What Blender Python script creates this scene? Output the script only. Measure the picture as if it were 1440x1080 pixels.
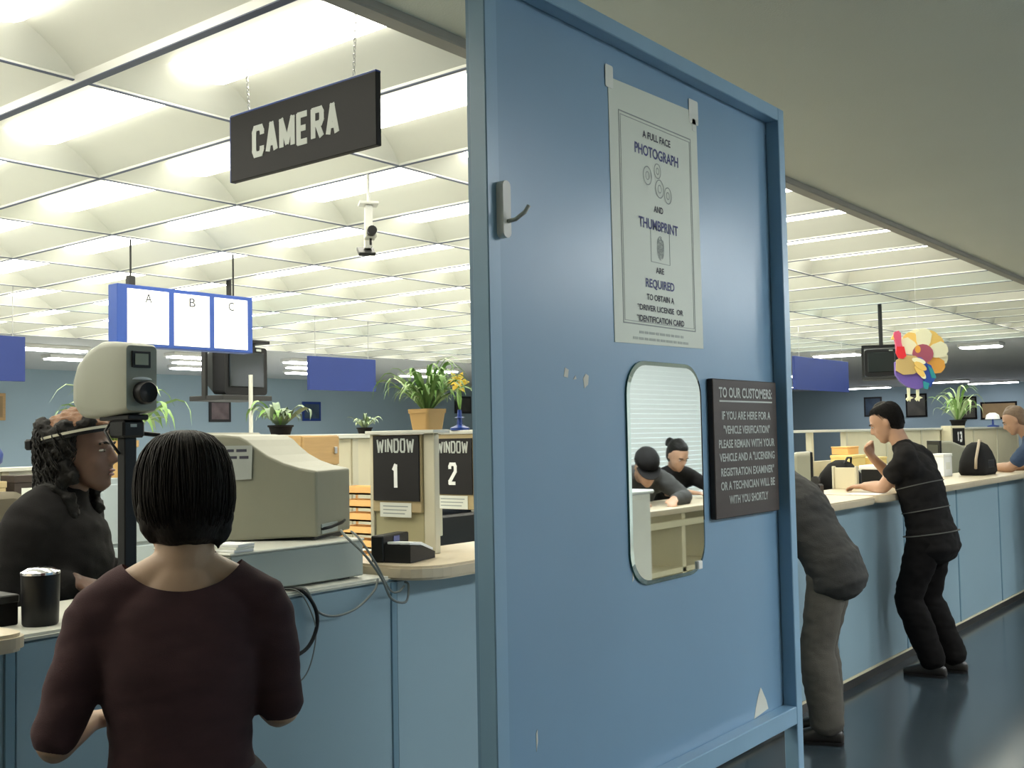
import bpy, bmesh, math, random
import numpy as np
from mathutils import Vector, Matrix, noise as mnoise

random.seed(7)
scene = bpy.context.scene
COL = scene.collection
for o in list(bpy.data.objects):
    bpy.data.objects.remove(o)

# ------------------------------------------------------------------ camera
CAM_H, FPX = 1.58, 1502.0
AZ, PITCH, ROLL = math.radians(38.3), math.atan(74 / 1502.0), math.radians(1.1)
f0 = Vector((-math.sin(AZ), math.cos(AZ), 0)); r0 = Vector((math.cos(AZ), math.sin(AZ), 0)); u0 = Vector((0, 0, 1))
fw = f0 * math.cos(PITCH) + u0 * math.sin(PITCH)
up_ = -f0 * math.sin(PITCH) + u0 * math.cos(PITCH)
rt = r0 * math.cos(ROLL) - up_ * math.sin(ROLL)
upv = up_ * math.cos(ROLL) + r0 * math.sin(ROLL)
cd = bpy.data.cameras.new('camera'); cam = bpy.data.objects.new('camera', cd); COL.objects.link(cam)
cd.sensor_fit = 'HORIZONTAL'; cd.sensor_width = 36.0; cd.lens = 36.0 * FPX / 1440.0
cd.clip_start = 0.05; cd.clip_end = 200
m = Matrix((rt, upv, -fw)).transposed().to_4x4(); m.translation = Vector((0, 0, CAM_H))
cam.matrix_world = m
scene.camera = cam

# ------------------------------------------------------------------ world, exposure
w = bpy.data.worlds.new('daylight'); scene.world = w; w.use_nodes = True
w.node_tree.nodes['Background'].inputs[0].default_value = (0.80, 0.90, 1.0, 1)
w.node_tree.nodes['Background'].inputs[1].default_value = 1.8
vs = scene.view_settings
vs.view_transform = 'Standard'; vs.look = 'None'; vs.gamma = 1.0; vs.use_curve_mapping = False
vs.exposure = 0.15
COFFER_E = 9.0      # lamp lenses in the coffered ceiling
AISLE_FILL_E = 38.0     # unseen fixtures added over the waiting side to light the aisle
FAR_E = 18.0         # fixtures on the plain far ceiling

# ------------------------------------------------------------------ materials
MATS = {}
def mat(name, col, rough=0.6, metal=0.0, var=0.06, vscale=6.0, bump=0.0, bscale=60.0, emit=None, estr=0.0, spec=0.5,
        trans=0.0, stretch=None, sub=0.0):
    if name in MATS: return MATS[name]
    M = bpy.data.materials.new(name); M.use_nodes = True; nt = M.node_tree; n = nt.nodes; l = nt.links
    b = n['Principled BSDF']
    b.inputs['Roughness'].default_value = rough; b.inputs['Metallic'].default_value = metal
    b.inputs['Specular IOR Level'].default_value = spec
    if trans: b.inputs['Transmission Weight'].default_value = trans
    tc = n.new('ShaderNodeTexCoord'); src = tc.outputs['Object']
    if stretch:
        mp = n.new('ShaderNodeMapping'); mp.inputs['Scale'].default_value = stretch
        l.new(src, mp.inputs['Vector']); src = mp.outputs['Vector']
    tx = n.new('ShaderNodeTexNoise'); tx.inputs['Scale'].default_value = vscale; tx.inputs['Detail'].default_value = 4
    l.new(src, tx.inputs['Vector'])
    mx = n.new('ShaderNodeMix'); mx.data_type = 'RGBA'
    lo = [max(0, c * (1 - var)) for c in col]; hi = [min(1, c * (1 + var)) for c in col]
    mx.inputs[6].default_value = (*lo, 1); mx.inputs[7].default_value = (*hi, 1)
    l.new(tx.outputs['Fac'], mx.inputs[0]); l.new(mx.outputs[2], b.inputs['Base Color'])
    if bump:
        t2 = n.new('ShaderNodeTexNoise'); t2.inputs['Scale'].default_value = bscale; t2.inputs['Detail'].default_value = 3
        l.new(src, t2.inputs['Vector'])
        bp = n.new('ShaderNodeBump'); bp.inputs['Strength'].default_value = bump; bp.inputs['Distance'].default_value = 0.01
        l.new(t2.outputs['Fac'], bp.inputs['Height']); l.new(bp.outputs['Normal'], b.inputs['Normal'])
    if emit:
        b.inputs['Emission Color'].default_value = (*emit, 1); b.inputs['Emission Strength'].default_value = estr
    MATS[name] = M
    return M

# ------------------------------------------------------------------ mesh helpers
def tag(o, label=None, cat=None, group=None, kind=None):
    if label: o['label'] = label
    if cat: o['category'] = cat
    if group: o['group'] = group
    if kind: o['kind'] = kind
    return o

def empty(name, loc, label, cat, rz=0.0, group=None):
    o = bpy.data.objects.new(name, None); COL.objects.link(o)
    o.location = loc; o.rotation_euler = (0, 0, rz); o.empty_display_size = 0.05
    return tag(o, label, cat, group)

def link(name, me, parent=None, loc=None, rot=None):
    o = bpy.data.objects.new(name, me); COL.objects.link(o)
    if parent: o.parent = parent
    if loc is not None: o.location = loc
    if rot is not None: o.rotation_euler = rot
    return o

class MB:
    """collects shapes for one mesh"""
    def __init__(s): s.v = []; s.f = []
    def add(s, v, f):
        k = len(s.v); s.v += [tuple(p) for p in v]; s.f += [tuple(i + k for i in q) for q in f]; return s
    def box(s, x0, x1, y0, y1, z0, z1, bev=0.0, M=None):
        bm = bmesh.new(); bmesh.ops.create_cube(bm, size=1)
        for p in bm.verts:
            p.co = Vector(((x0 + x1) / 2 + p.co.x * (x1 - x0), (y0 + y1) / 2 + p.co.y * (y1 - y0), (z0 + z1) / 2 + p.co.z * (z1 - z0)))
        if bev: bmesh.ops.bevel(bm, geom=bm.edges[:], offset=bev, segments=1, affect='EDGES')
        return s.bm(bm, M)
    def bm(s, bm, M=None):
        bm.verts.ensure_lookup_table(); bm.verts.index_update()
        v = [(M @ p.co) if M else p.co.copy() for p in bm.verts]; f = [[q.index for q in t.verts] for t in bm.faces]
        s.add(v, f); bm.free(); return s
    def prism(s, pts, d, M=None):
        """2D outline pts (x,y) extruded along z by d"""
        n = len(pts); v = [Vector((p[0], p[1], 0)) for p in pts] + [Vector((p[0], p[1], d)) for p in pts]
        if M: v = [M @ p for p in v]
        f = [tuple(range(n - 1, -1, -1)), tuple(range(n, 2 * n))] + [(i, (i + 1) % n, n + (i + 1) % n, n + i) for i in range(n)]
        return s.add(v, f)
    def lathe(s, prof, n=20, M=None):
        v = []; f = []
        for (r, z) in prof:
            for k in range(n):
                a = 2 * math.pi * k / n; v.append(Vector((r * math.cos(a), r * math.sin(a), z)))
        for j in range(len(prof) - 1):
            for k in range(n):
                a, b = j * n + k, j * n + (k + 1) % n; f.append((a, b, b + n, a + n))
        f.append(tuple(range(n - 1, -1, -1))); e = (len(prof) - 1) * n; f.append(tuple(range(e, e + n)))
        if M: v = [M @ p for p in v]
        return s.add(v, f)
    def tube(s, pts, r, n=8, r2=None):
        pts = [Vector(p) for p in pts]; rings = []
        for i, p in enumerate(pts):
            t = (pts[min(i + 1, len(pts) - 1)] - pts[max(i - 1, 0)]).normalized()
            a = t.orthogonal().normalized() if i == 0 else (pa - t * pa.dot(t)).normalized()
            pa = a; b = t.cross(a); rr = r if r2 is None else r + (r2 - r) * i / (len(pts) - 1)
            rings.append([p + (a * math.cos(2 * math.pi * k / n) + b * math.sin(2 * math.pi * k / n)) * rr for k in range(n)])
        return s.rings(rings)
    def rings(s, R):
        n = len(R[0]); v = [p for q in R for p in q]; f = []
        for j in range(len(R) - 1):
            for k in range(n):
                a, b = j * n + k, j * n + (k + 1) % n; f.append((a, b, b + n, a + n))
        f.append(tuple(range(n - 1, -1, -1))); e = (len(R) - 1) * n; f.append(tuple(range(e, e + n)))
        return s.add(v, f)
    def ell(s, c, rx, ry, rz, M=None, seg=16, rg=10):
        bm = bmesh.new(); bmesh.ops.create_uvsphere(bm, u_segments=seg, v_segments=rg, radius=1)
        for p in bm.verts: p.co = Vector((c[0] + p.co.x * rx, c[1] + p.co.y * ry, c[2] + p.co.z * rz))
        return s.bm(bm, M)
    def mesh(s, name, m=None, smooth=False):
        me = bpy.data.meshes.new(name); me.from_pydata(s.v, [], s.f)
        if m: me.materials.append(m)
        if smooth:
            me.polygons.foreach_set('use_smooth', [True] * len(me.polygons))
        bm = bmesh.new(); bm.from_mesh(me); bmesh.ops.recalc_face_normals(bm, faces=bm.faces); bm.to_mesh(me); bm.free()
        me.update(); return me
    def build(s, name, m, parent=None, smooth=False, loc=None, rot=None):
        o = link(name, s.mesh(name, m, smooth), parent, loc, rot)
        if smooth == 'auto': o.data.set_sharp_from_angle(angle=math.radians(40))
        return o

def box(name, m, x0, x1, y0, y1, z0, z1, bev=0.0, parent=None):
    return MB().box(x0, x1, y0, y1, z0, z1, bev).build(name, m, parent)

def frame_mat(R, U, origin):
    R = Vector(R).normalized(); U = Vector(U).normalized(); N = R.cross(U)
    M = Matrix((R, U, N)).transposed().to_4x4(); M.translation = Vector(origin); return M

def rrect(w, h, r, n=6):
    p = []
    for cx, cy, a0 in ((w / 2 - r, h / 2 - r, 0), (-w / 2 + r, h / 2 - r, 90), (-w / 2 + r, -h / 2 + r, 180), (w / 2 - r, -h / 2 + r, 270)):
        for k in range(n + 1):
            a = math.radians(a0 + 90 * k / n); p.append((cx + r * math.cos(a), cy + r * math.sin(a)))
    return p

DG = None
def lettering(txt, m, M, w, h, parent=None, name='lettering', bold=0.02, thick=0.002):
    """flat lettering fitted into w x h, centred on M's origin, in M's xy plane (M is in the parent's space)"""
    cu = bpy.data.curves.new('t', 'FONT'); cu.body = txt; cu.size = 1; cu.offset = bold; cu.extrude = 0.0; cu.resolution_u = 3
    ob = bpy.data.objects.new('t', cu); COL.objects.link(ob)
    dg = bpy.context.evaluated_depsgraph_get(); dg.update()
    me = bpy.data.meshes.new_from_object(ob.evaluated_get(dg))
    bpy.data.objects.remove(ob); bpy.data.curves.remove(cu)
    co = np.array([v.co[:] for v in me.vertices]); lo, hi = co.min(0), co.max(0)
    c = (lo + hi) / 2; sx = w / (hi[0] - lo[0]); sy = h / (hi[1] - lo[1])
    for v in me.vertices:
        v.co = M @ Vector(((v.co.x - c[0]) * sx, (v.co.y - c[1]) * sy, thick))
    me.materials.clear(); me.materials.append(m); me.name = name
    return link(name, me, parent)

SF = {'A': [[(0, 0), (0.5, 1), (1, 0)], [(0.2, 0.30), (0.8, 0.30)]], 'C': [[(1, 0.72), (1, 0.85), (0.85, 1), (0.15, 1), (0, 0.85), (0, 0.15), (0.15, 0), (0.85, 0), (1, 0.15), (1, 0.28)]],
      'M': [[(0, 0), (0, 1), (0.5, 0.15), (1, 1), (1, 0)]], 'E': [[(1, 1), (0, 1), (0, 0), (1, 0)], [(0, 0.5), (0.85, 0.5)]],
      'R': [[(0, 0), (0, 1), (0.85, 1), (1, 0.88), (1, 0.62), (0.85, 0.5), (0, 0.5)], [(0.5, 0.5), (1, 0)]], 'W': [[(0, 1), (0.22, 0), (0.5, 0.8), (0.78, 0), (1, 1)]],
      'I': [[(0.5, 0), (0.5, 1)]], 'N': [[(0, 0), (0, 1), (1, 0), (1, 1)]], 'D': [[(0, 0), (0, 1), (0.75, 1), (1, 0.8), (1, 0.2), (0.75, 0), (0, 0)]],
      'O': [[(0.15, 0), (0, 0.15), (0, 0.85), (0.15, 1), (0.85, 1), (1, 0.85), (1, 0.15), (0.85, 0), (0.15, 0)]],
      '1': [[(0.0, 0.78), (0.55, 1), (0.55, 0)]], '2': [[(0, 0.75), (0, 0.88), (0.15, 1), (0.85, 1), (1, 0.88), (1, 0.62), (0, 0.10), (0, 0), (1, 0)]], '3': [[(0, 0.85), (0.15, 1), (0.85, 1), (1, 0.85), (1, 0.62), (0.6, 0.52), (1, 0.42), (1, 0.15), (0.85, 0), (0.15, 0), (0, 0.15)]]}
def block(txt, m, M, w, h, t, parent, gap=0.28):
    """bold condensed sign lettering, one part per letter"""
    wts = [{'I': 0.30, '1': 0.62, 'M': 1.25, 'W': 1.35}.get(c, 1.0) for c in txt]; g = gap
    unit = w / (sum(wts) + g * (len(txt) - 1)); x = -w / 2
    for c, wt in zip(txt, wts):
        cw = unit * wt; mb = MB()
        def P(p): return Vector((x + t / 2 + p[0] * (cw - t), -h / 2 + t * 0.45 + p[1] * (h - t * 0.9), 0))
        zz = 0.0006
        for line in SF[c]:
            for i in range(len(line) - 1):
                a, b = P(line[i]), P(line[i + 1]); d = (b - a).normalized(); n = Vector((-d.y, d.x, 0)) * t / 2; e = d * t * 0.30
                e0 = e if i else d * t * 0.0; e1 = e if i < len(line) - 2 else d * t * 0.0
                if abs(d.x) > 0.9: n = n * 0.9
                q = [a - e0 - n, b + e1 - n, b + e1 + n, a - e0 + n]; zz += 0.00012
                mb.prism([(v.x, v.y) for v in q], zz, M)
        mb.build('letter', m, parent); x += cw + unit * g

def copy_tree(o, parent=None):
    c = o.copy(); COL.objects.link(c)
    if parent: c.parent = parent
    for ch in o.children: copy_tree(ch, c)
    return c

# ------------------------------------------------------------------ palette
white = mat('white_paint', (0.80, 0.80, 0.76), 0.5)
coffer_m = mat('coffer_white', (0.78, 0.79, 0.72), 0.55, var=0.03)
rib_m = mat('rib_paint', (0.78, 0.78, 0.74), 0.45, var=0.03)
soffit_m = mat('soffit_plaster', (0.62, 0.64, 0.56), 0.85, var=0.04, vscale=1.5, bump=0.15, bscale=140)
greyceil_m = mat('far_ceiling_plaster', (0.62, 0.64, 0.64), 0.85, var=0.05)
trim_m = mat('edge_trim', (0.30, 0.29, 0.26), 0.5)
wallblue = mat('wall_blue', (0.33, 0.44, 0.50), 0.75, var=0.05, vscale=0.7, bump=0.05)
wallcream = mat('wall_cream', (0.72, 0.72, 0.66), 0.8, var=0.04)
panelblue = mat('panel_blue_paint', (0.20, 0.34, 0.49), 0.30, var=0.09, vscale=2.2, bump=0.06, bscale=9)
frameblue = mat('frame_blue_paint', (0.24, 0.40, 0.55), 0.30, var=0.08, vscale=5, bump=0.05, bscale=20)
counterblue = mat('counter_blue_laminate', (0.28, 0.40, 0.47), 0.42, var=0.05, vscale=1.5)
stripblue = mat('counter_strip', (0.17, 0.29, 0.37), 0.4)
laminate = mat('worktop_laminate', (0.58, 0.49, 0.35), 0.32, var=0.10, vscale=14)
whitelam = mat('ledge_laminate', (0.62, 0.62, 0.55), 0.35, var=0.04)
kick = mat('kickboard', (0.035, 0.033, 0.03), 0.4)
cream = mat('partition_cream', (0.68, 0.62, 0.44), 0.6, var=0.04)
beige = mat('partition_post', (0.60, 0.56, 0.42), 0.5, var=0.04)
tan = mat('tan_board', (0.45, 0.35, 0.19), 0.6, var=0.10, vscale=9, stretch=(1, 1, 8))
oak = mat('oak_veneer', (0.46, 0.29, 0.12), 0.5, var=0.18, vscale=7, stretch=(1, 1, 9))
black = mat('black_plastic', (0.007, 0.007, 0.008), 0.42, spec=0.3)
blackm = mat('black_matte', (0.009, 0.008, 0.008), 0.8, spec=0.2)
darkgrey = mat('dark_grey_plastic', (0.03, 0.03, 0.03), 0.5, spec=0.3)
metal = mat('brushed_metal', (0.55, 0.55, 0.55), 0.3, 1.0)
pcbeige = mat('computer_beige', (0.24, 0.235, 0.175), 0.5, var=0.04, vscale=20, bump=0.03, bscale=300)
pcgrey = mat('computer_grey_green', (0.36, 0.40, 0.37), 0.5, var=0.04)
paper = mat('paper', (0.74, 0.75, 0.68), 0.7, var=0.02)
posterp = mat('poster_paper', (0.62, 0.67, 0.58), 0.45, var=0.03)
ink = mat('black_ink', (0.03, 0.03, 0.05), 0.6)
inkblue = mat('blue_ink', (0.05, 0.06, 0.20), 0.6)
inkgrey = mat('grey_ink', (0.30, 0.33, 0.32), 0.7)
inklight = mat('pale_grey_ink', (0.42, 0.46, 0.42), 0.7)
silver = mat('silver_letter', (0.45, 0.48, 0.45), 0.4)
whiteletter = mat('white_letter', (0.85, 0.86, 0.85), 0.5)
signblack = mat('sign_black', (0.010, 0.009, 0.010), 0.55, spec=0.3)
signblue = mat('sign_royal_blue', (0.009, 0.028, 0.17), 0.5)
signedge = mat('sign_edge_blue', (0.01, 0.04, 0.22), 0.4)
rimblue = mat('lightbox_rim_blue', (0.02, 0.07, 0.34), 0.4)
walnut = mat('walnut_board', (0.035, 0.022, 0.017), 0.55, var=0.35, vscale=4, stretch=(1, 1, 12), bump=0.1)
skin_a = mat('skin_light', (0.50, 0.33, 0.22), 0.5, var=0.06, vscale=30, bump=0.03, bscale=200)
skin_b = mat('skin_brown', (0.11, 0.058, 0.040), 0.5, var=0.08, vscale=30)
skin_c = mat('skin_tan', (0.42, 0.24, 0.15), 0.5, var=0.06, vscale=30)
hairdark = mat('hair_dark_brown', (0.015, 0.011, 0.009), 0.6, spec=0.2, var=0.4, vscale=40, stretch=(1, 1, 0.1), bump=0.3, bscale=120)
hairblack = mat('hair_black', (0.008, 0.007, 0.006), 0.6, spec=0.2, var=0.3, vscale=40, bump=0.3, bscale=90)
hairred = mat('hair_auburn', (0.15, 0.060, 0.016), 0.55, var=0.4, vscale=40, bump=0.4, bscale=90)
hairbrown = mat('hair_light_brown', (0.16, 0.10, 0.06), 0.55, var=0.3, vscale=40, bump=0.3, bscale=90)
maroon = mat('maroon_knit', (0.058, 0.026, 0.029), 0.95, var=0.30, vscale=14, bump=0.25, bscale=420, stretch=(1, 1, 2.5))
denimdark = mat('dark_trousers', (0.02, 0.02, 0.028), 0.85, bump=0.2, bscale=300)
blackcloth = mat('black_cloth', (0.011, 0.010, 0.010), 0.9, spec=0.15, var=0.25, vscale=9, bump=0.2, bscale=260)
blackpants = mat('black_trousers', (0.007, 0.006, 0.006), 0.9, spec=0.15, var=0.2, vscale=9)
greyjacket = mat('charcoal_jacket', (0.030, 0.029, 0.027), 0.85, var=0.25, vscale=8, bump=0.2, bscale=200)
greypants = mat('grey_trousers', (0.095, 0.085, 0.070), 0.9, var=0.2, vscale=9, bump=0.2, bscale=260)
bluepolo = mat('navy_polo', (0.030, 0.055, 0.11), 0.85, var=0.15)
stripe_m = mat('pale_stripe', (0.11, 0.11, 0.10), 0.9)
leather = mat('black_leather', (0.02, 0.017, 0.015), 0.35)
leafg = mat('leaf_green', (0.20, 0.36, 0.09), 0.5, var=0.35, vscale=25)
leafp = mat('leaf_pale', (0.45, 0.58, 0.30), 0.5, var=0.3, vscale=25)
leafd = mat('leaf_dusty', (0.20, 0.27, 0.17), 0.6, var=0.3, vscale=25)
potm = mat('terracotta_tan', (0.62, 0.38, 0.14), 0.6, var=0.08)
yellow = mat('petal_yellow', (0.90, 0.66, 0.10), 0.6, var=0.1)
orange = mat('tray_orange', (0.80, 0.45, 0.16), 0.5)
amber = mat('tray_amber', (0.85, 0.62, 0.22), 0.5)
red = mat('paper_red', (0.75, 0.04, 0.04), 0.6)
green_edge = mat('glass_edge', (0.05, 0.16, 0.13), 0.2)
mirror_m = mat('mirror_silver', (0.86, 0.90, 0.87), 0.015, 1.0, var=0.0)
screen_m = mat('screen_dark', (0.02, 0.025, 0.025), 0.15)
LW = (1.0, 0.97, 0.84)
lens_w = mat('lens_warm', (0.9, 0.9, 0.85), 0.5, emit=LW, estr=COFFER_E)
lens_c = mat('lens_cool', (0.9, 0.9, 0.85), 0.5, emit=(0.86, 1.0, 0.92), estr=COFFER_E * 0.7)
lens_d = mat('lens_aged', (0.9, 0.9, 0.85), 0.5, emit=(0.95, 1.0, 0.86), estr=COFFER_E * 0.35)
lens_f = mat('lens_far', (0.9, 0.9, 0.9), 0.5, emit=(0.95, 0.95, 1.0), estr=FAR_E)
lens_t = mat('lens_aisle_fill', (0.9, 0.9, 0.9), 0.5, emit=(0.93, 0.98, 1.0), estr=AISLE_FILL_E)
lens_s = mat('lightbox_face', (0.9, 0.9, 0.85), 0.5, emit=(1.0, 0.99, 0.90), estr=0.75)

# ================================================================== THE SETTING
fl = mat('floor_vinyl', (0.040, 0.055, 0.066), 0.16, var=0.30, vscale=1.3, bump=0.02, bscale=5, spec=0.55)
XW, XR, YN, YF, ZC = -17.2, 3.2, -5.0, 32.5, 2.85
tag(box('floor', fl, XW, XR, YN, YF, -0.1, 0.0), 'dark blue-grey polished vinyl floor', 'floor', kind='structure')
carpet = mat('bounce_carpet_grey', (0.40, 0.40, 0.38), 0.95, var=0.15, vscale=30, bump=0.3, bscale=200)  # pale carpet added out of view to bounce light onto far ceiling and wall
tag(box('floor', carpet, XW, -2.96, YN, YF, 0.0, 0.006), 'grey light-bouncing carpet added in the clerk area behind the counter', 'carpet', kind='structure')
tag(box('wall_back', wallblue, XW - 0.2, XW, YN, YF, -0.1, 3.3), 'long pale blue wall behind the clerk area, hung with small pictures', 'wall', kind='structure')
tag(box('wall_far', wallblue, XW, XR, YF, YF + 0.2, -0.1, 3.3), 'pale blue wall at the far end of the counter hall', 'wall', kind='structure')
tag(box('wall_near', wallcream, XW, XR, YN - 0.2, YN, -0.1, 3.3), 'cream wall of the hall opposite the far end wall', 'wall', kind='structure')
# wall with windows on the waiting side
WINS = [(1.6, 5.2), (6.6, 12.6), (14.0, 19.0)]
mb = MB(); y = YN
for a, b in WINS:
    mb.box(XR, XR + 0.2, y, a, -0.1, 3.3); mb.box(XR, XR + 0.2, a, b, -0.1, 0.85); mb.box(XR, XR + 0.2, a, b, 2.6, 3.3); y = b
mb.box(XR, XR + 0.2, y, YF, -0.1, 3.3)
tag(mb.build('wall_right', wallcream), 'cream wall with wide blind-covered windows on the waiting side', 'wall', kind='structure')
# roof + plain ceilings
mb = MB().box(-2.20, XR, YN, YF, ZC, 3.3).box(-11.86, -2.20, YN, YF, 3.12, 3.3)
ceiling = tag(mb.build('ceiling', soffit_m), 'plain grey plaster ceiling over the public aisle', 'ceiling', kind='structure')
GX0, GX1, NX = -11.86, -2.22, 8
CX_ = (GX1 - GX0) / NX; CY_ = 0.792; GY0 = 1.94; K0, K1 = -6, 18
GYS, GYE = GY0 + K0 * CY_, GY0 + K1 * CY_
gc = MB().box(XW, GX0, YN, YF, ZC, 3.3).box(GX0, -2.20, GYE, YF, ZC, 3.12).box(GX0, -2.20, YN, GYS, ZC, 3.12)
farceil = tag(gc.build('ceiling', greyceil_m), 'plain grey ceiling with flush lamps beyond the coffered ceiling', 'ceiling', kind='structure')
# coffers: shallow curved troughs each round a lamp lens
prof = [(0.0, 0.0, 0.0), (0.025, 0.05, 0.028), (0.055, 0.11, 0.054), (0.090, 0.18, 0.076), (0.130, 0.26, 0.092)]
cv = []; cf = []
for (ix, iy, z) in prof:
    hx, hy = CX_ / 2 - 0.008 - ix, CY_ / 2 - 0.008 - iy
    cv += [(-hx, -hy, z), (hx, -hy, z), (hx, hy, z), (-hx, hy, z)]
for j in range(len(prof) - 1):
    for k in range(4):
        a, b = 4 * j + k, 4 * j + (k + 1) % 4; cf.append((a, a + 4, b + 4, b))
cme = bpy.data.meshes.new('coffer'); cme.from_pydata(cv, [], cf); cme.materials.append(coffer_m)
cme.polygons.foreach_set('use_smooth', [True] * len(cf)); cme.set_sharp_from_angle(angle=math.radians(24))
hx, hy = CX_ / 2 - 0.008 - prof[-1][0], CY_ / 2 - 0.008 - prof[-1][1]
lens_me = {}
for key, mm in (('w', lens_w), ('c', lens_c), ('d', lens_d)):
    lens_me[key] = MB().rings([[Vector((x, hy * q * math.cos(math.pi * j / 8), 0.094 - 0.045 * q * math.sin(math.pi * j / 8))) for j in range(9)] for x, q in ((-hx, 0.75), (-hx + 0.03, 1.0), (hx - 0.03, 1.0), (hx, 0.75))]).mesh('lamp_lens', mm)
for i in range(NX):
    for k in range(K0, K1):
        c = link('coffer', cme, ceiling, (GX0 + CX_ * (i + 0.5), GY0 + CY_ * (k + 0.5), ZC))
        r = random.random()
        key = 'w' if r < 0.68 else ('c' if r < 0.90 else 'd')
        if i >= 5 and k < 4: key = 'w'
        link('lamp_lens', lens_me[key], c)
ribshade_m = mat('rib_shade_slate', (0.10, 0.12, 0.19), 0.5)  # shade under the white ribs, put in as a dark slate strip
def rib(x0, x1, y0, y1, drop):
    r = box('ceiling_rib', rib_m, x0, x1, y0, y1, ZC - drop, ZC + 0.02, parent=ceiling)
    box('rib_shade', ribshade_m, x0 - 0.001, x1 + 0.001, y0 - 0.001, y1 + 0.001, ZC - drop - 0.004, ZC - drop, parent=r)
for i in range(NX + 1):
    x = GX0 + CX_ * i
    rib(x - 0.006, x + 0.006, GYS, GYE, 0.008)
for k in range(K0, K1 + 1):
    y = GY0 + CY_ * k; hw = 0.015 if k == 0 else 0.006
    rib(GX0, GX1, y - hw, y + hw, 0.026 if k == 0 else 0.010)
tag(box('trim_1', trim_m, -2.245, -2.175, YN, YF, ZC - 0.03, ZC + 0.03, 0.006), 'dark trim along the edge of the plain aisle ceiling', 'trim', kind='structure')
tag(box('baseboard_back', kick, XW, XW + 0.02, YN, YF, 0, 0.1), 'black baseboard at the foot of the long blue wall', 'baseboard', kind='structure')
tag(box('baseboard_far', kick, XW, XR, YF - 0.02, YF, 0, 0.1), 'black baseboard at the foot of the far blue wall', 'baseboard', kind='structure')

# windows with blinds
glass = mat('window_glass', (0.9, 0.95, 0.95), 0.05, trans=1.0, var=0.0)
slat_m = mat('blind_slat', (0.80, 0.82, 0.78), 0.6, var=0.02)
slat_cache = {}
for n_, (a, b) in enumerate(WINS):
    wd = tag(MB().box(XR + 0.02, XR + 0.12, a, a + 0.06, 0.85, 2.6).box(XR + 0.02, XR + 0.12, b - 0.06, b, 0.85, 2.6)
             .box(XR + 0.02, XR + 0.12, a, b, 0.85, 0.91).box(XR + 0.02, XR + 0.12, a, b, 2.54, 2.6).build('window_%d' % (n_ + 1), white),
             ['wide window with white horizontal blinds nearest the cream near wall',
              'widest blind-covered window, behind the standing writing desk',
              'wide window with white horizontal blinds nearest the far blue wall'][n_], 'window', kind='structure')
    box('pane', glass, XR + 0.07, XR + 0.08, a + 0.06, b - 0.06, 0.91, 2.54, parent=wd)
    box('head_rail', white, XR - 0.06, XR - 0.005, a - 0.05, b + 0.05, 2.58, 2.64, 0.004, wd)
    L = round(b - a, 3)
    if L not in slat_cache:
        slat_cache[L] = MB().box(-0.025, 0.025, -L / 2 - 0.04, L / 2 + 0.04, -0.0012, 0.0012).mesh('slat', slat_m)
    for k in range(36):
        link('slat', slat_cache[L], wd, (XR - 0.03, (a + b) / 2, 0.83 + k * 0.049), (0, math.radians(68), 0))

# flush lamps on the plain far ceiling and unseen ones added over the waiting side
def fixture(x, y, lx, ly, lens, label, group=None):
    t = empty('ceiling_lamp', (x, y, ZC), label, 'ceiling lamp', group=group)
    MB().box(-lx / 2, lx / 2, -ly / 2, ly / 2, -0.05, 0.0, 0.006).build('housing', white, t)
    MB().box(-lx / 2 + 0.03, lx / 2 - 0.03, -ly / 2 + 0.03, ly / 2 - 0.03, -0.07, -0.05, 0.006).build('diffuser', lens, t)
    return t
for x, y in ((-13.0, 7.0), (-14.3, 8.1), (-13.0, 9.2), (-13.9, 9.9), (-15.0, 10.6), (-12.9, 11.2), (-13.8, 12.0), (-14.9, 12.9), (-13.1, 14.4), (-14.4, 15.3)):
    fixture(x, y, 0.28, 0.95, lens_f, 'flush white ceiling lamp near the long blue wall behind the clerk area', 'flush lamps near the long blue wall')
for x, y, L in ((-6.6, 16.9, 0.75), (-4.4, 17.0, 0.6), (-11.9, 28.2, 0.8), (-11.2, 31.0, 1.3), (-8.5, 29.2, 1.2), (-7.8, 31.2, 1.3), (-9.8, 22.5, 0.9)):
    fixture(x, y, L, 0.35, lens_f, 'flush white ceiling lamp in front of the far end blue wall', 'flush lamps near the far end wall')
for x, y in ((1.3, 3.6), (1.3, 6.2), (1.3, 9.0), (1.3, 12.0), (1.3, 15.0)):
    fixture(x, y, 0.6, 1.2, lens_t, 'unseen white ceiling lamp added over the waiting side of the aisle', 'added lamps over the waiting side')

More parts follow.
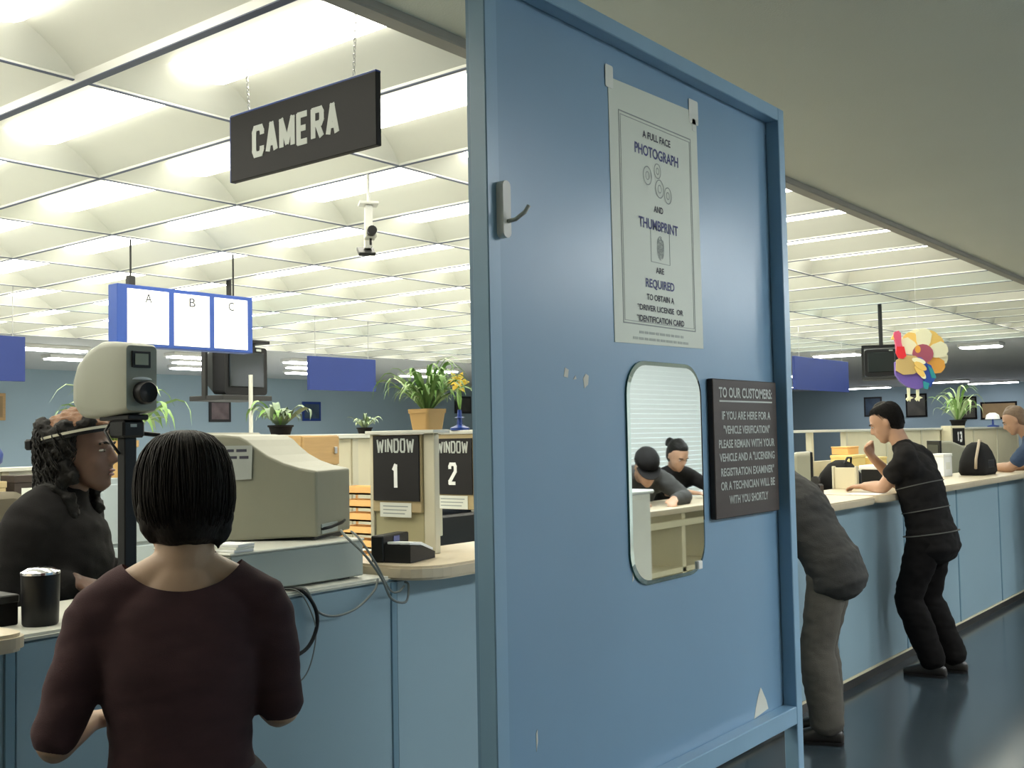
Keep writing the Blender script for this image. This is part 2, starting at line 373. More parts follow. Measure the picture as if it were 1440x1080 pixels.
# ================================================================== THE COUNTER
CF = -2.50   # front face
seams = [-2.48, -1.23, 1.26, 2.53, 3.78, 5.03, 6.28, 7.53, 8.78, 10.03, 11.28, 12.53, 13.78, 15.03, 16.28]
seams = [-1.24, 0.01] + seams[2:]
names = {1: 'counter base under the ledge with the desktop computer', 2: 'counter base under the card reader and first window divider',
         4: 'counter base in front of the leaning man in grey trousers', 0: 'counter base under the tan worktop end beside the black box'}
ordw = ['first', 'second', 'third', 'fourth', 'fifth', 'sixth', 'seventh', 'eighth', 'ninth', 'tenth', 'eleventh', 'twelfth', 'thirteenth', 'fourteenth', 'fifteenth']
for i in range(len(seams) - 1):
    a, b = seams[i], seams[i + 1]
    lab = 'pale blue laminate counter base unit, %s after the unit under the desktop computer' % ordw[max(0, i - 3)]
    if i == 2: lab = 'pale blue laminate counter base unit under the ledge with the desktop computer'
    if i == 1: lab = 'pale blue laminate counter base unit under the tan worktop with the black box'
    if i == 0: lab = 'pale blue laminate counter base unit at the end nearest the cream wall'
    t = empty('counter_unit', (CF - 0.2, (a + b) / 2, 0), lab, 'counter', group='blue counter base units')
    h = (b - a) / 2
    MB().box(-0.10, 0.185, -h, h, 0.0555, 1.118).build('body', counterblue, t)
    MB().box(0.185, 0.2, -h + 0.004, h - 0.004, 0.071, 1.112, 0.002).build('front_panel', counterblue, t)
    MB().box(-0.10, 0.196, -h, h, 0.0, 0.055).build('kickboard', kick, t)
    MB().box(0.185, 0.204, -h, h, 0.0555, 0.070).build('bottom_trim', cream, t)
    MB().box(0.198, 0.206, h - 0.026, h - 0.001, 0.071, 1.112, 0.002).build('joint_strip', stripblue, t)
def worktop(name, y0, y1, x0, x1, z0, z1, r, m, label, c0=True, c1=True):
    pts = []
    def arc(cx, cy, a0):
        return [(cx + r * math.cos(math.radians(a0 + 15 * k)), cy + r * math.sin(math.radians(a0 + 15 * k))) for k in range(7)]
    pts += [(x0, y0)]
    pts += arc(x1 - r, y0 + r, 270) if c0 else [(x1, y0)]
    pts += arc(x1 - r, y1 - r, 0) if c1 else [(x1, y1)]
    pts += [(x0, y1)]
    bm = bmesh.new(); vs_ = [bm.verts.new((p[0], p[1], z0)) for p in pts]; f = bm.faces.new(vs_)
    e = bmesh.ops.extrude_face_region(bm, geom=[f]); vv = [q for q in e['geom'] if isinstance(q, bmesh.types.BMVert)]
    bmesh.ops.translate(bm, verts=vv, vec=(0, 0, z1 - z0))
    bmesh.ops.recalc_face_normals(bm, faces=bm.faces)
    he = [ed for ed in bm.edges if abs(ed.verts[0].co.z - ed.verts[1].co.z) < 1e-5]
    bmesh.ops.bevel(bm, geom=he, offset=0.008, segments=2, affect='EDGES')
    return tag(MB().bm(bm).build(name, m), label, 'worktop')
worktop('worktop', -1.24, 1.235, -2.95, -2.37, 1.119, 1.16, 0.05, laminate, 'tan laminate worktop end beside the black box and pen cup')
worktop('counter_ledge', 1.245, 2.50, -2.95, -2.488, 1.1185, 1.134, 0.01, whitelam, 'pale flush ledge carrying the desktop computer and the camera pole')
worktop('worktop', 2.51, 6.70, -2.80, -2.36, 1.119, 1.165, 0.14, laminate, 'tan laminate worktop with rounded corner under the card reader', c1=True)
worktop('worktop', 6.72, 16.28, -2.95, -2.36, 1.119, 1.165, 0.05, laminate, 'long tan laminate worktop under the black bag and the blue-shirted man')

# ================================================================== BLUE SCREEN PANEL
PX0, PX1 = -1.240, -1.200; PY0, PY1 = 1.459, 2.748; PZ0, PZ1 = 0.805, 2.462
scr = empty('privacy_screen', (-1.22, 2.1, 0), 'tall blue-painted wooden screen panel standing between aisle and counter', 'screen')
def sbox(n, m, x0, x1, y0, y1, z0, z1, bev=0.002):
    return MB().box(x0 + 1.22, x1 + 1.22, y0 - 2.1, y1 - 2.1, z0, z1, bev).build(n, m, scr)
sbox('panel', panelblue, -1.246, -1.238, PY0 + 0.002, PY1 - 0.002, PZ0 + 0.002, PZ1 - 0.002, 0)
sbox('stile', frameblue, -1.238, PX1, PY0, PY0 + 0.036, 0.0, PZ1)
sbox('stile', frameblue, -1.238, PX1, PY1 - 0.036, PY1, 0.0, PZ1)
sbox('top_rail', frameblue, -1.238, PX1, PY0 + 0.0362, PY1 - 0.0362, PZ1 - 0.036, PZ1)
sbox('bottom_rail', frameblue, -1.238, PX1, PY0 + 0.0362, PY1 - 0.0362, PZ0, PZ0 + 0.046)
for yy in (PY0, PY1 - 0.036):
    sbox('foot', frameblue, -1.42, -1.02, yy - 0.002, yy + 0.038, 0.0, 0.05, 0.004)
chipm = mat('bare_wood_chip', (0.66, 0.66, 0.58), 0.8)
XP = -1.2380  # face of the sheet
def on_panel(y, z, dx=0.0): return frame_mat((0, 1, 0), (0, 0, 1), (XP + dx + 1.22, y - 2.1, z))
def chip(pts, y, z): MB().prism(pts, 0.0008, on_panel(y, z)).build('paint_chip', chipm, scr)
chip([(-0.04, -0.005), (0.043, 0.004), (0.032, 0.028), (0.006, 0.062), (0.001, 0.066), (-0.012, 0.05), (-0.03, 0.02)], 2.575, 0.856)
chip([(-0.006, -0.014), (0.007, -0.006), (0.010, 0.012), (0.0, 0.016), (-0.010, 0.006)], 1.812, 1.690)
chip([(-0.008, -0.008), (0.006, -0.010), (0.009, 0.006), (-0.003, 0.010)], 1.742, 1.706)
chip([(-0.005, -0.004), (0.006, -0.003), (0.003, 0.004)], 1.772, 1.697)
chip([(-0.002, -0.022), (0.003, -0.004), (0.002, 0.018), (-0.002, 0.012)], 1.622, 1.01)
chip([(-0.003, -0.012), (0.003, -0.006), (0.002, 0.012), (-0.002, 0.008)], 1.975, 1.275)
# white hook
hk = empty('wall_hook', (-1.20, 1.495, 1.99), 'white plastic coat hook on the blue screen stile', 'hook')
MB().prism(rrect(0.022, 0.104, 0.010), 0.016, frame_mat((0, 1, 0), (0, 0, 1), (0.0, 0, 0))).build('plate', white, hk)
MB().tube([(0.014, 0.002, -0.022), (0.03, 0.006, -0.020), (0.045, 0.014, -0.008), (0.050, 0.020, 0.004)], 0.004, 8).build('prong', pcgrey, hk, True)

# poster
po = empty('poster', (XP, 2.12, 2.07), 'laminated white notice reading PHOTOGRAPH and THUMBPRINT taped to blue screen', 'poster')
def on_poster(y, z): return frame_mat((0, 1, 0), (0, 0, 1), (0.0, y - 2.12, z - 2.07))
MB().prism([(-0.196, -0.292), (0.198, -0.286), (0.194, 0.294), (-0.199, 0.284)], 0.0014, on_poster(2.12, 2.07)).build('sheet', posterp, po)
bd = MB()
for (x0, x1, z0, z1) in ((-0.160, 0.160, 0.224, 0.2265), (-0.160, 0.160, -0.243, -0.2405), (-0.161, -0.159, -0.243, 0.2265), (0.159, 0.161, -0.243, 0.2265),
                         (-0.154, 0.154, 0.217, 0.2182), (-0.154, 0.154, -0.2365, -0.2353), (-0.1545, -0.1535, -0.2365, 0.2182), (0.1535, 0.1545, -0.2365, 0.2182)):
    bd.box(x0, x1, z0, z1, 0.0015, 0.0020, 0, on_poster(2.12, 2.065))
bd.build('border_print', inkgrey, po)
for txt, m_, zc, wd, hh in (('A FULL FACE', ink, 2.258, 0.125, 0.017), ('PHOTOGRAPH', inkblue, 2.221, 0.195, 0.025), ('AND', ink, 2.093, 0.042, 0.015),
                            ('THUMBPRINT', inkblue, 2.055, 0.175, 0.024), ('ARE', ink, 1.952, 0.036, 0.014), ('REQUIRED', inkblue, 1.918, 0.128, 0.024),
                            ('TO OBTAIN A', ink, 1.888, 0.122, 0.014), ('*DRIVER LICENSE  OR', ink, 1.863, 0.205, 0.014),
                            ('*IDENTIFICATION CARD', ink, 1.838, 0.212, 0.015),
                            ):
    lettering(txt, m_, on_poster(2.12, zc), wd, hh, po, bold=0.025, thick=0.0020)
for zc, n_ in ((1.806, 7), (1.792, 9)):
    x = -0.03 * n_ / 2.2; fp = MB(); rw = random.Random(n_)
    while x < 0.03 * n_ / 2.2:
        wd = rw.uniform(0.012, 0.03); fp.box(x, x + wd, -0.0028, 0.0028, 0.0015, 0.0019, 0, on_poster(2.12, zc)); x += wd + 0.005
    tag(fp.build('fine_print', inklight, po), kind='stuff')
# sketch of faces (grey print) and thumbprint
sk = MB()
for (u, v, r) in ((-0.045, 0.010, 0.022), (0.0, 0.028, 0.018), (0.008, -0.012, 0.022), (0.045, -0.022, 0.020)):
    for rr, th in ((r, 0.0022), (r * 0.45, 0.0018)):
        R = []
        n = 20
        for k in range(n):
            a0, a1 = 2 * math.pi * k / n, 2 * math.pi * (k + 1) / n
            q = [Vector((u + q_ * 0.85 * math.cos(a), v + q_ * math.sin(a), 0.0020)) for q_, a in ((rr, a0), (rr, a1), (rr - th, a1), (rr - th, a0))]
            sk.add([on_poster(2.12, 2.155) @ p for p in q], [(0, 1, 2, 3)])
sk.build('portrait_sketch', inkgrey, po)
tp = MB()
for j in range(7):
    a = 0.0035 + j * 0.0030; n = 22
    for k in range(n):
        if (k + j * 3) % 7 == 0: continue
        a0, a1 = 2 * math.pi * k / n, 2 * math.pi * (k + 0.95) / n
        q = [Vector((q_ * 0.75 * math.cos(t), q_ * 1.3 * math.sin(t), 0.0020)) for q_, t in ((a, a0), (a, a1), (a - 0.0018, a1), (a - 0.0018, a0))]
        tp.add([on_poster(2.125, 2.005) @ p for p in q], [(0, 1, 2, 3)])
for (x0, x1, z0, z1) in ((-0.042, 0.042, 0.038, 0.0390), (-0.042, 0.042, -0.0385, -0.0375), (-0.0425, -0.0415, -0.038, 0.0385), (0.0415, 0.0425, -0.038, 0.0385)):
    tp.box(x0, x1, z0, z1, 0.0015, 0.0020, 0, on_poster(2.125, 2.008))
tp.build('thumbprint_print', inkgrey, po)
clear = mat('clear_tape', (0.8, 0.82, 0.76), 0.12, var=0.02)
for (yy, zz, w_, h_) in ((1.925, 2.355, 0.03, 0.05), (2.30, 2.362, 0.045, 0.06), (2.30, 2.33, 0.018, 0.03)):
    MB().prism(rrect(w_, h_, 0.004, 2), 0.0006, on_poster(yy, zz) @ Matrix.Translation((0, 0, 0.0016))).build('tape', clear, po)

# mirror
mi = empty('mirror', (XP, 2.128, 1.496), 'rounded rectangular frameless mirror on the blue screen', 'mirror')
Mm = frame_mat((0, 1, 0), (0, 0, 1), (0, 0, 0))
MB().prism(rrect(0.335, 0.492, 0.075, 8), 0.004, Mm).build('backing', green_edge, mi)
def ringface(w1, h1, r1, z1, w2, h2, r2, z2):
    a, b = rrect(w1, h1, r1, 8), rrect(w2, h2, r2, 8); n = len(a)
    v = [Mm @ Vector((p[0], p[1], z1)) for p in a] + [Mm @ Vector((p[0], p[1], z2)) for p in b]
    return MB().add(v, [(i, (i + 1) % n, n + (i + 1) % n, n + i) for i in range(n)])
ringface(0.334, 0.491, 0.075, 0.0042, 0.316, 0.473, 0.068, 0.0062).build('bevel_edge', mat('mirror_bevel', (0.70, 0.80, 0.76), 0.06, 1.0, var=0.0), mi)
pv = rrect(0.316, 0.473, 0.068, 8)
MB().add([Mm @ Vector((p[0], p[1], 0.0062)) for p in pv], [tuple(range(len(pv)))]).build('mirror_glass', mirror_m, mi)
for zz in (-0.20, ):
    for s in (1,):
        MB().box(0.0, 0.012, 0.118, 0.138, -0.236, -0.216, 0.002).build('mirror_clip', white, mi)

# customer notice board
nb = empty('notice_board', (XP, 2.512, 1.541), 'dark wooden notice board with raised letters TO OUR CUSTOMERS beside the mirror', 'sign')
MB().box(0, 0.016, -0.180, 0.180, -0.171, 0.171, 0.002).build('board', walnut, nb)
Mb = lambda z: frame_mat((0, 1, 0), (0, 0, 1), (0.0162, 0, z))
for txt, z, wd, hh in (('TO OUR CUSTOMERS:', 0.138, 0.300, 0.026), ('IF YOU ARE HERE FOR A', 0.081, 0.275, 0.021), ('"VEHICLE VERIFICATION"', 0.046, 0.262, 0.021),
                       ('PLEASE REMAIN WITH YOUR', 0.011, 0.315, 0.021), ('VEHICLE AND A "LICENSING', -0.022, 0.312, 0.021), ('REGISTRATION EXAMINER"', -0.058, 0.300, 0.021),
                       ('OR A TECHNICIAN WILL BE', -0.092, 0.305, 0.021), ('WITH YOU SHORTLY', -0.127, 0.220, 0.021)):
    lettering(txt, silver, Mb(z), wd, hh, nb, bold=0.022, thick=0.0008)
MB().box(0.0162, 0.0172, -0.150, 0.150, 0.1145, 0.1185).build('underline', silver, nb)

# ================================================================== HANGING SIGNS
cs = empty('hanging_sign', (-2.62, 2.25, 2.462), 'black hanging sign with silver letters CAMERA on chains', 'sign')
MB().box(-0.352, 0.352, -0.011, 0.011, 0, 0.228, 0.002).build('sign_board', signblack, cs)
MB().box(-0.352, 0.352, -0.0112, 0.0112, 0.2235, 0.231, 0.001).build('sign_edge', signedge, cs)
MB().box(-0.356, -0.350, -0.0112, 0.0112, 0, 0.228, 0.001).build('sign_edge', signblue, cs)
block('CAMERA', silver, frame_mat((1, 0, 0), (0, 0, 1), (-0.022, -0.0112, 0.116)), 0.425, 0.108, 0.0215, cs, 0.12)
for x0, x1 in ((-0.265, -0.285), (0.245, 0.262)):
    ch = MB(); n = 21
    for k in range(n):
        c = Vector((x0 + (x1 - x0) * k / n, 0, 0.236 + 0.0122 * k)); a = (k % 2) * math.pi / 2
        pts = [c + Vector((math.cos(a) * 0.0045 * math.cos(t), math.sin(a) * 0.0045 * math.cos(t), 0.0085 * math.sin(t))) for t in [2 * math.pi * j / 8 for j in range(9)]]
        ch.tube(pts, 0.0013, 4)
    ch.build('chain', metal, cs)
# A B C lightbox, faces the aisle
ab = empty('lightbox_sign', (-5.785, 4.03, 2.355), 'blue-framed hanging lightbox with lit panels A, B and C', 'sign')
MB().box(-0.10, 0.0, -0.50, 0.50, -0.185, 0.19, 0.004).build('case', rimblue, ab)
for k, ch in enumerate('ABC'):
    yc = (-0.292, 0.022, 0.322)[k]; wd = (0.285, 0.262, 0.262)[k]
    MB().box(0.0, 0.006, yc - wd / 2, yc + wd / 2, -0.165, 0.165, 0.001).build('lit_panel', lens_s, ab)
    lettering(ch, ink, frame_mat((0, 1, 0), (0, 0, 1), (0.0065, yc, 0.115)), 0.045, 0.055, ab, bold=0.0, thick=0.001)
MB().box(-0.07, -0.03, -0.40, -0.36, 0.19, 0.25).build('bracket', darkgrey, ab)
MB().tube([(-0.05, -0.38, 0.25), (-0.05, -0.38, 0.475)], 0.006, 6).build('rod', darkgrey, ab)
MB().tube([(-0.05, 0.38, 0.19), (-0.05, 0.38, 0.475)], 0.006, 6).build('rod', darkgrey, ab)
# blue blank hanging panels
def bluepanel(x, y0, y1, z0, z1, label):
    t = empty('blank_sign', (x, (y0 + y1) / 2, z0), label, 'sign', group='blank royal blue hanging panels')
    h = (y1 - y0) / 2
    MB().box(-0.02, 0.02, -h, h, 0, z1 - z0, 0.003).build('panel', signblue, t)
    for s in (-1, 1):
        MB().tube([(0, s * h * 0.8, z1 - z0), (0, s * h * 0.8, ZC + (0.02 if x < -11.9 else 0.1) - z0)], 0.004, 5).build('wire', metal, t)
bluepanel(-8.28, 7.17, 8.10, 2.09, 2.435, 'blank royal blue panel hanging beside the potted plant')
bluepanel(-8.28, 3.30, 4.24, 2.09, 2.445, 'blank royal blue panel hanging behind the curly-haired woman')
bluepanel(-5.49, 12.63, 14.42, 2.10, 2.52, 'blank royal blue panel hanging near the paper turkey')

# ================================================================== OVERHEAD TELEVISIONS, CAMERAS
def tv(loc, rz, s, drop, label):
    t = empty('television', loc, label, 'television', rz)
    MB().rings([[Vector((x, yy * q, zz * q + (1 - q) * 0.05)) for yy, zz in rrect(0.52 * s, 0.44 * s, 0.03, 3)] for x, q in ((0.0, 1.0), (-0.16 * s, 0.98), (-0.36 * s, 0.62), (-0.42 * s, 0.6))]).build('case', black, t)
    MB().box(0.0, 0.012, -0.21 * s, 0.21 * s, -0.15 * s, 0.17 * s, 0.005).build('tube_screen', screen_m, t)
    MB().box(0.0, 0.008, 0.12 * s, 0.18 * s, 0.185 * s, 0.205 * s, 0.001).build('badge', silver, t)
    MB().box(-0.42 * s, 0.02, -0.30 * s, 0.30 * s, -0.27 * s, -0.225 * s, 0.004).build('shelf', darkgrey, t)
    for sd in (-1, 1):
        MB().box(-0.25 * s, -0.20 * s, sd * 0.29 * s - 0.012, sd * 0.29 * s + 0.012, -0.25 * s, 0.27 * s).build('hanger', darkgrey, t)
    MB().box(-0.42 * s, 0.0, -0.30 * s, 0.30 * s, 0.26 * s, 0.29 * s, 0.003).build('hood', black, t)
    MB().tube([(-0.22 * s, 0, 0.29 * s), (-0.22 * s, 0, drop)], 0.02, 8).build('pole', darkgrey, t)
    return t
tv((-6.75, 5.22, 2.13), 0.10, 0.85, 0.80, 'black television hung on a pole behind the lit A B C sign')
tv((-3.72, 10.7, 2.25), -1.25, 0.62, 0.68, 'black television hung on a pole beside the paper turkey')
pp = empty('standing_pole', (-6.62, 5.16, 0), 'thin pale upright pole under the television', 'pole')
MB().tube([(0, 0, 0), (0, 0, 2.09)], 0.016, 8).build('shaft', whitelam, pp)
MB().lathe([(0.12, 0), (0.12, 0.012), (0.02, 0.03)], 16).build('base_plate', whitelam, pp)
sc = empty('security_camera', (-3.63, 3.524, 2.70), 'white security camera on a ceiling arm', 'security camera', math.radians(-38))
MB().box(-0.045, 0.045, -0.045, 0.045, -0.012, 0.0, 0.002).build('mount_plate', white, sc)
MB().tube([(0, 0, 0), (0, 0, 0.136)], 0.008, 8).build('drop_rod', white, sc)
Ms = Matrix.Rotation(math.radians(9), 4, 'X')
Ms = Matrix.Rotation(math.radians(8), 4, 'Y')
MB().box(-0.026, 0.026, -0.018, 0.018, -0.215, -0.008, 0.003, Ms).build('arm', white, sc)
MB().box(-0.065, 0.055, -0.05, 0.03, -0.232, -0.214, 0.003, Matrix.Rotation(math.radians(22), 4, 'Y') @ Matrix.Translation((0.06, 0, -0.0))).build('shelf_plate', darkgrey, sc)
MB().box(0.026, 0.115, -0.026, 0.026, -0.185, -0.135, 0.004).build('body', whitelam, sc)
MB().tube([(0.115, 0, -0.160), (0.158, 0, -0.160)], 0.022, 12).build('lens', black, sc)
MB().tube([(0.075, 0, -0.185), (0.080, 0, -0.215)], 0.006, 6).build('cable', black, sc)

# ================================================================== PAPER TURKEY
tk = empty('paper_turkey', (-2.71, 8.49, 1.80), 'colourful cardboard turkey decoration hung over the counter', 'decoration')
R_ = Vector((0.785, 0.62, 0)).normalized(); N_ = R_.cross(Vector((0, 0, 1)))
def tkM(u, v, d): return frame_mat(R_, (0, 0, 1), R_ * u + Vector((0, 0, v)) + N_ * d)
def ellpts(w_, h_, n=16, rot=0.0):
    return [(w_ * math.cos(a) * math.cos(rot) - h_ * math.sin(a) * math.sin(rot), w_ * math.cos(a) * math.sin(rot) + h_ * math.sin(a) * math.cos(rot)) for a in [2 * math.pi * k / n for k in range(n)]]
tm = {k: mat('turkey_' + k, c, 0.55, var=0.08) for k, c in dict(body=(0.60, 0.43, 0.16), purple=(0.17, 0.10, 0.42), blue=(0.02, 0.08, 0.42), teal=(0.02, 0.30, 0.33),
      cream=(0.93, 0.90, 0.62), gold=(0.92, 0.62, 0.16), orange=(0.90, 0.42, 0.06), maroon=(0.42, 0.09, 0.14), red=(0.80, 0.02, 0.03), rose=(0.72, 0.10, 0.20), leg=(0.85, 0.84, 0.55)).items()}
feath = [(-12, 'cream'), (-38, 'orange'), (14, 'cream'), (38, 'gold'), (60, 'gold'), (84, 'cream'), (106, 'cream'), (128, 'gold'), (150, 'cream')]
for k, (ang, cc) in enumerate(feath):
    a = math.radians(ang); c = (0.075, 0.360)
    pts = [(0.02, -0.02), (0.10, -0.055), (0.165, -0.062), (0.20, -0.03), (0.205, 0.0), (0.20, 0.03), (0.165, 0.062), (0.10, 0.055), (0.02, 0.02)]
    pts = [(c[0] + x * math.cos(a) - yv * math.sin(a), c[1] + x * math.sin(a) + yv * math.cos(a)) for x, yv in pts]
    MB().prism(pts, 0.005, tkM(0, 0, 0.004 + 0.0065 * (k % 3))).build('tail_feather', tm[cc], tk)
for (u, v, w_, h_, ro, cc, d) in ((0.035, 0.40, 0.022, 0.03, 0, 'orange', 0.026), (0.075, 0.365, 0.082, 0.075, 0, 'maroon', 0.024)):
    MB().prism([(u + x, v + yv) for x, yv in ellpts(w_, h_, 16, ro)], 0.006, tkM(0, 0, d)).build('tail_centre', tm[cc], tk)
MB().prism([(-0.155, 0.30), (-0.155, 0.205), (-0.12, 0.15), (-0.06, 0.105), (0.01, 0.085), (0.07, 0.105), (0.10, 0.17), (0.10, 0.28), (0.05, 0.335), (-0.06, 0.345)], 0.03, tkM(0, 0, 0.03)).build('belly', tm['purple'], tk)
MB().prism([(-0.150, 0.315), (-0.155, 0.235), (-0.10, 0.20), (-0.02, 0.205), (0.05, 0.24), (0.055, 0.30), (0.0, 0.345), (-0.08, 0.355)], 0.014, tkM(0, 0, 0.061)).build('breast', tm['body'], tk)
for (pts, cc, d) in (([(0.06, 0.30), (0.12, 0.27), (0.155, 0.18), (0.11, 0.10), (0.06, 0.12)], 'blue', 0.062), ([(0.09, 0.27), (0.13, 0.24), (0.155, 0.17), (0.12, 0.17)], 'teal', 0.068),
                     ([(0.05, 0.15), (0.10, 0.13), (0.085, 0.085), (0.055, 0.09)], 'teal', 0.068)):
    MB().prism(pts, 0.006, tkM(0, 0, d)).build('back_feather', tm[cc], tk)
for (u, v, w_, h_, ro, cc, d) in ((0.02, 0.305, 0.055, 0.022, -0.3, 'cream', 0.078), (0.03, 0.265, 0.055, 0.024, -0.6, 'gold', 0.082), (0.025, 0.225, 0.055, 0.024, -0.9, 'gold', 0.078), (0.045, 0.20, 0.04, 0.02, -1.0, 'cream', 0.074)):
    MB().prism([(u + x, v + yv) for x, yv in ellpts(w_, h_, 12, ro)], 0.006, tkM(0, 0, d)).build('wing_feather', tm[cc], tk)
MB().prism([(-0.155, 0.535), (-0.125, 0.545), (-0.105, 0.525), (-0.105, 0.45), (-0.085, 0.375), (-0.145, 0.37), (-0.150, 0.45), (-0.165, 0.505)], 0.02, tkM(0, 0, 0.05)).build('head', tm['rose'], tk)
MB().prism([(-0.145, 0.42), (-0.09, 0.42), (-0.075, 0.345), (-0.10, 0.325), (-0.135, 0.33), (-0.155, 0.37)], 0.012, tkM(0, 0, 0.071)).build('wattle', tm['red'], tk)
MB().prism([(-0.163, 0.515), (-0.155, 0.475), (-0.185, 0.478)], 0.012, tkM(0, 0, 0.056)).build('beak', tm['gold'], tk)
for u in (-0.055, 0.015):
    lg = MB().prism([(u - 0.011, 0.10), (u + 0.011, 0.10), (u + 0.009, 0.015), (u - 0.009, 0.015)], 0.012, tkM(0, 0, 0.04)).build('leg', tm['leg'], tk)
    MB().prism([(u - 0.026, 0.012), (u - 0.008, 0.03), (u + 0.012, 0.032), (u + 0.035, 0.02), (u + 0.012, 0.012), (u + 0.006, -0.008), (u - 0.002, 0.008), (u - 0.012, -0.006)], 0.012, tkM(0, 0, 0.046)).build('foot', tm['leg'], lg)
MB().tube([tkM(0.03, 0.50, 0.03).translation, tkM(0.03, 0.50, 0.03).translation + Vector((0, 0, 0.63))], 0.0012, 4).build('string', whiteletter, tk)

# ================================================================== ID CAMERA, MONITOR, COMPUTER
idc = empty('photo_camera', (-2.535, 1.575, 1.134), 'white photo-station camera with lens and small display on a black pole', 'camera')
def bl(x, half, zlo, zhi, r): return [Vector((x, yv, (zlo + zhi) / 2 + zv)) for yv, zv in rrect(half * 2, zhi - zlo, r, 5)]
MB().rings([bl(-0.205, 0.028, 0.558, 0.615, 0.024), bl(-0.195, 0.040, 0.535, 0.645, 0.034), bl(-0.165, 0.047, 0.518, 0.680, 0.036), bl(-0.115, 0.049, 0.515, 0.705, 0.03),
            bl(-0.055, 0.049, 0.518, 0.718, 0.022), bl(0.0, 0.048, 0.522, 0.714, 0.015), bl(0.06, 0.047, 0.528, 0.705, 0.012), bl(0.068, 0.044, 0.532, 0.700, 0.012)]).build('housing', mat('camera_grey', (0.26, 0.27, 0.22), 0.45), idc, 'auto')
MB().box(0.068, 0.073, -0.030, 0.024, 0.643, 0.686, 0.001).build('display_rim', black, idc)
MB().box(0.073, 0.0745, -0.022, 0.016, 0.650, 0.679).build('display', mat('lcd_grey', (0.30, 0.32, 0.24), 0.3), idc)
MB().prism([(0.028 * math.cos(math.pi * k / 12), 0.007 * math.sin(math.pi * k / 12)) for k in range(13)], 0.003, frame_mat((0, 1, 0), (0, 0, 1), (0.069, 0.0, 0.612))).build('flash_strip', whiteletter, idc)
MB().lathe([(0.030, 0), (0.030, 0.022), (0.026, 0.028), (0.020, 0.024), (0.0, 0.020)], 24, frame_mat((0, 1, 0), (0, 0, 1), (0.066, 0.004, 0.578))).build('lens', black, idc, 'auto')
MB().box(-0.085, 0.055, -0.03, 0.03, 0.508, 0.522, 0.003).build('mount_plate', black, idc)
MB().box(-0.035, 0.035, -0.032, 0.032, 0.462, 0.508, 0.006).build('tilt_head', black, idc)
MB().tube([(0.0, 0.03, 0.475), (0.02, 0.085, 0.468)], 0.006, 8).build('tilt_handle', black, idc)
MB().box(0.0351, 0.0362, -0.012, 0.006, 0.490, 0.498).build('brand_plate', silver, idc)
MB().box(-0.018, 0.018, -0.018, 0.018, 0.012, 0.464, 0.003).build('pole', black, idc)
MB().lathe([(0.075, 0), (0.075, 0.008), (0.02, 0.014)], 24).build('base_plate', black, idc, 'auto')
MB().tube([(-0.05, -0.01, 0.512), (-0.045, -0.036, 0.48), (-0.02, -0.033, 0.45), (0.0, -0.022, 0.42)], 0.004, 6).build('lead', black, idc, True)

cp = empty('desktop_computer', (-2.775, 2.175, 1.134), 'grey-green desktop computer case lying flat under the monitor', 'computer')
MB().box(-0.16, 0.222, -0.26, 0.262, 0.006, 0.118, 0.004).build('case', pcgrey, cp)
MB().box(-0.16, 0.226, -0.265, 0.266, 0.118, 0.126, 0.003).build('lid', whitelam, cp)
MB().box(0.10, 0.224, -0.275, -0.261, 0.01, 0.116, 0.002).build('front_bezel', pcbeige, cp)
for s in (-0.2, 0.2):
    for t_ in (-0.12, 0.18): MB().box(t_ - 0.02, t_ + 0.02, s - 0.02, s + 0.02, 0, 0.006).build('rubber_foot', black, cp)
# CRT monitor: axis from the screen to the back
a = math.radians(25)
mo = empty('crt_monitor', (-2.62, 2.30, 1.260), 'bulky beige CRT monitor seen from behind on the computer case', 'monitor', a)
def mr(x, y0, y1, z0, z1): return [Vector((x, p, q)) for p, q in ((y0, z0), (y1, z0), (y1, z1), (y0, z1))]
R = []
for x, ex, zt in ((0.0, 0.0, 0.222), (-0.06, 0.006, 0.234), (-0.11, 0.014, 0.250), (-0.16, 0.024, 0.274), (-0.20, 0.034, 0.303), (-0.225, 0.040, 0.325), (-0.25, 0.045, 0.338), (-0.30, 0.052, 0.344), (-0.365, 0.056, 0.346)):
    R.append(mr(x, -ex, 0.28 + ex, 0.012 - ex * 0.2, zt))
sh = MB().rings(R).build('shell', pcbeige, mo)
bv = sh.modifiers.new('bevel', 'BEVEL'); bv.width = 0.007; bv.segments = 2; bv.limit_method = 'ANGLE'; bv.angle_limit = math.radians(50)
MB().box(-0.40, -0.362, -0.066, 0.346, -0.01, 0.352, 0.008).build('bezel', pcbeige, mo)
MB().box(-0.404, -0.40, -0.03, 0.31, 0.03, 0.32, 0.002).build('screen', screen_m, mo)
MB().box(-0.30, -0.02, 0.02, 0.26, -0.008, 0.014, 0.004).build('swivel_base', darkgrey, mo)
MB().prism([(-0.062, -0.058), (0.062, -0.052), (0.066, 0.056), (-0.066, 0.056)], 0.0012, frame_mat((1, 0.155, 0), (0, 0, 1), (-0.268, -0.0505, 0.252))).build('taped_label', mat('label_grey', (0.34, 0.36, 0.33), 0.6), mo)
for z, ws__ in ((0.292, (0.03, 0.022, 0.034)), (0.270, (0.07, 0.03)), (0.248, (0.045,)), (0.226, (0.06,))):
    x = -0.055; fp = MB()
    for wd in ws__:
        fp.box(x, x + wd, -0.0045, 0.0045, 0.0012, 0.0018, 0, frame_mat((1, 0.155, 0), (0, 0, 1), (-0.268, -0.0505, z))); x += wd + 0.008
    tag(fp.build('blurred_print', ink, mo), kind='stuff')
MB().box(-0.001, 0.004, 0.03, 0.16, 0.018, 0.05, 0.001).build('connector_panel', pcgrey, mo)
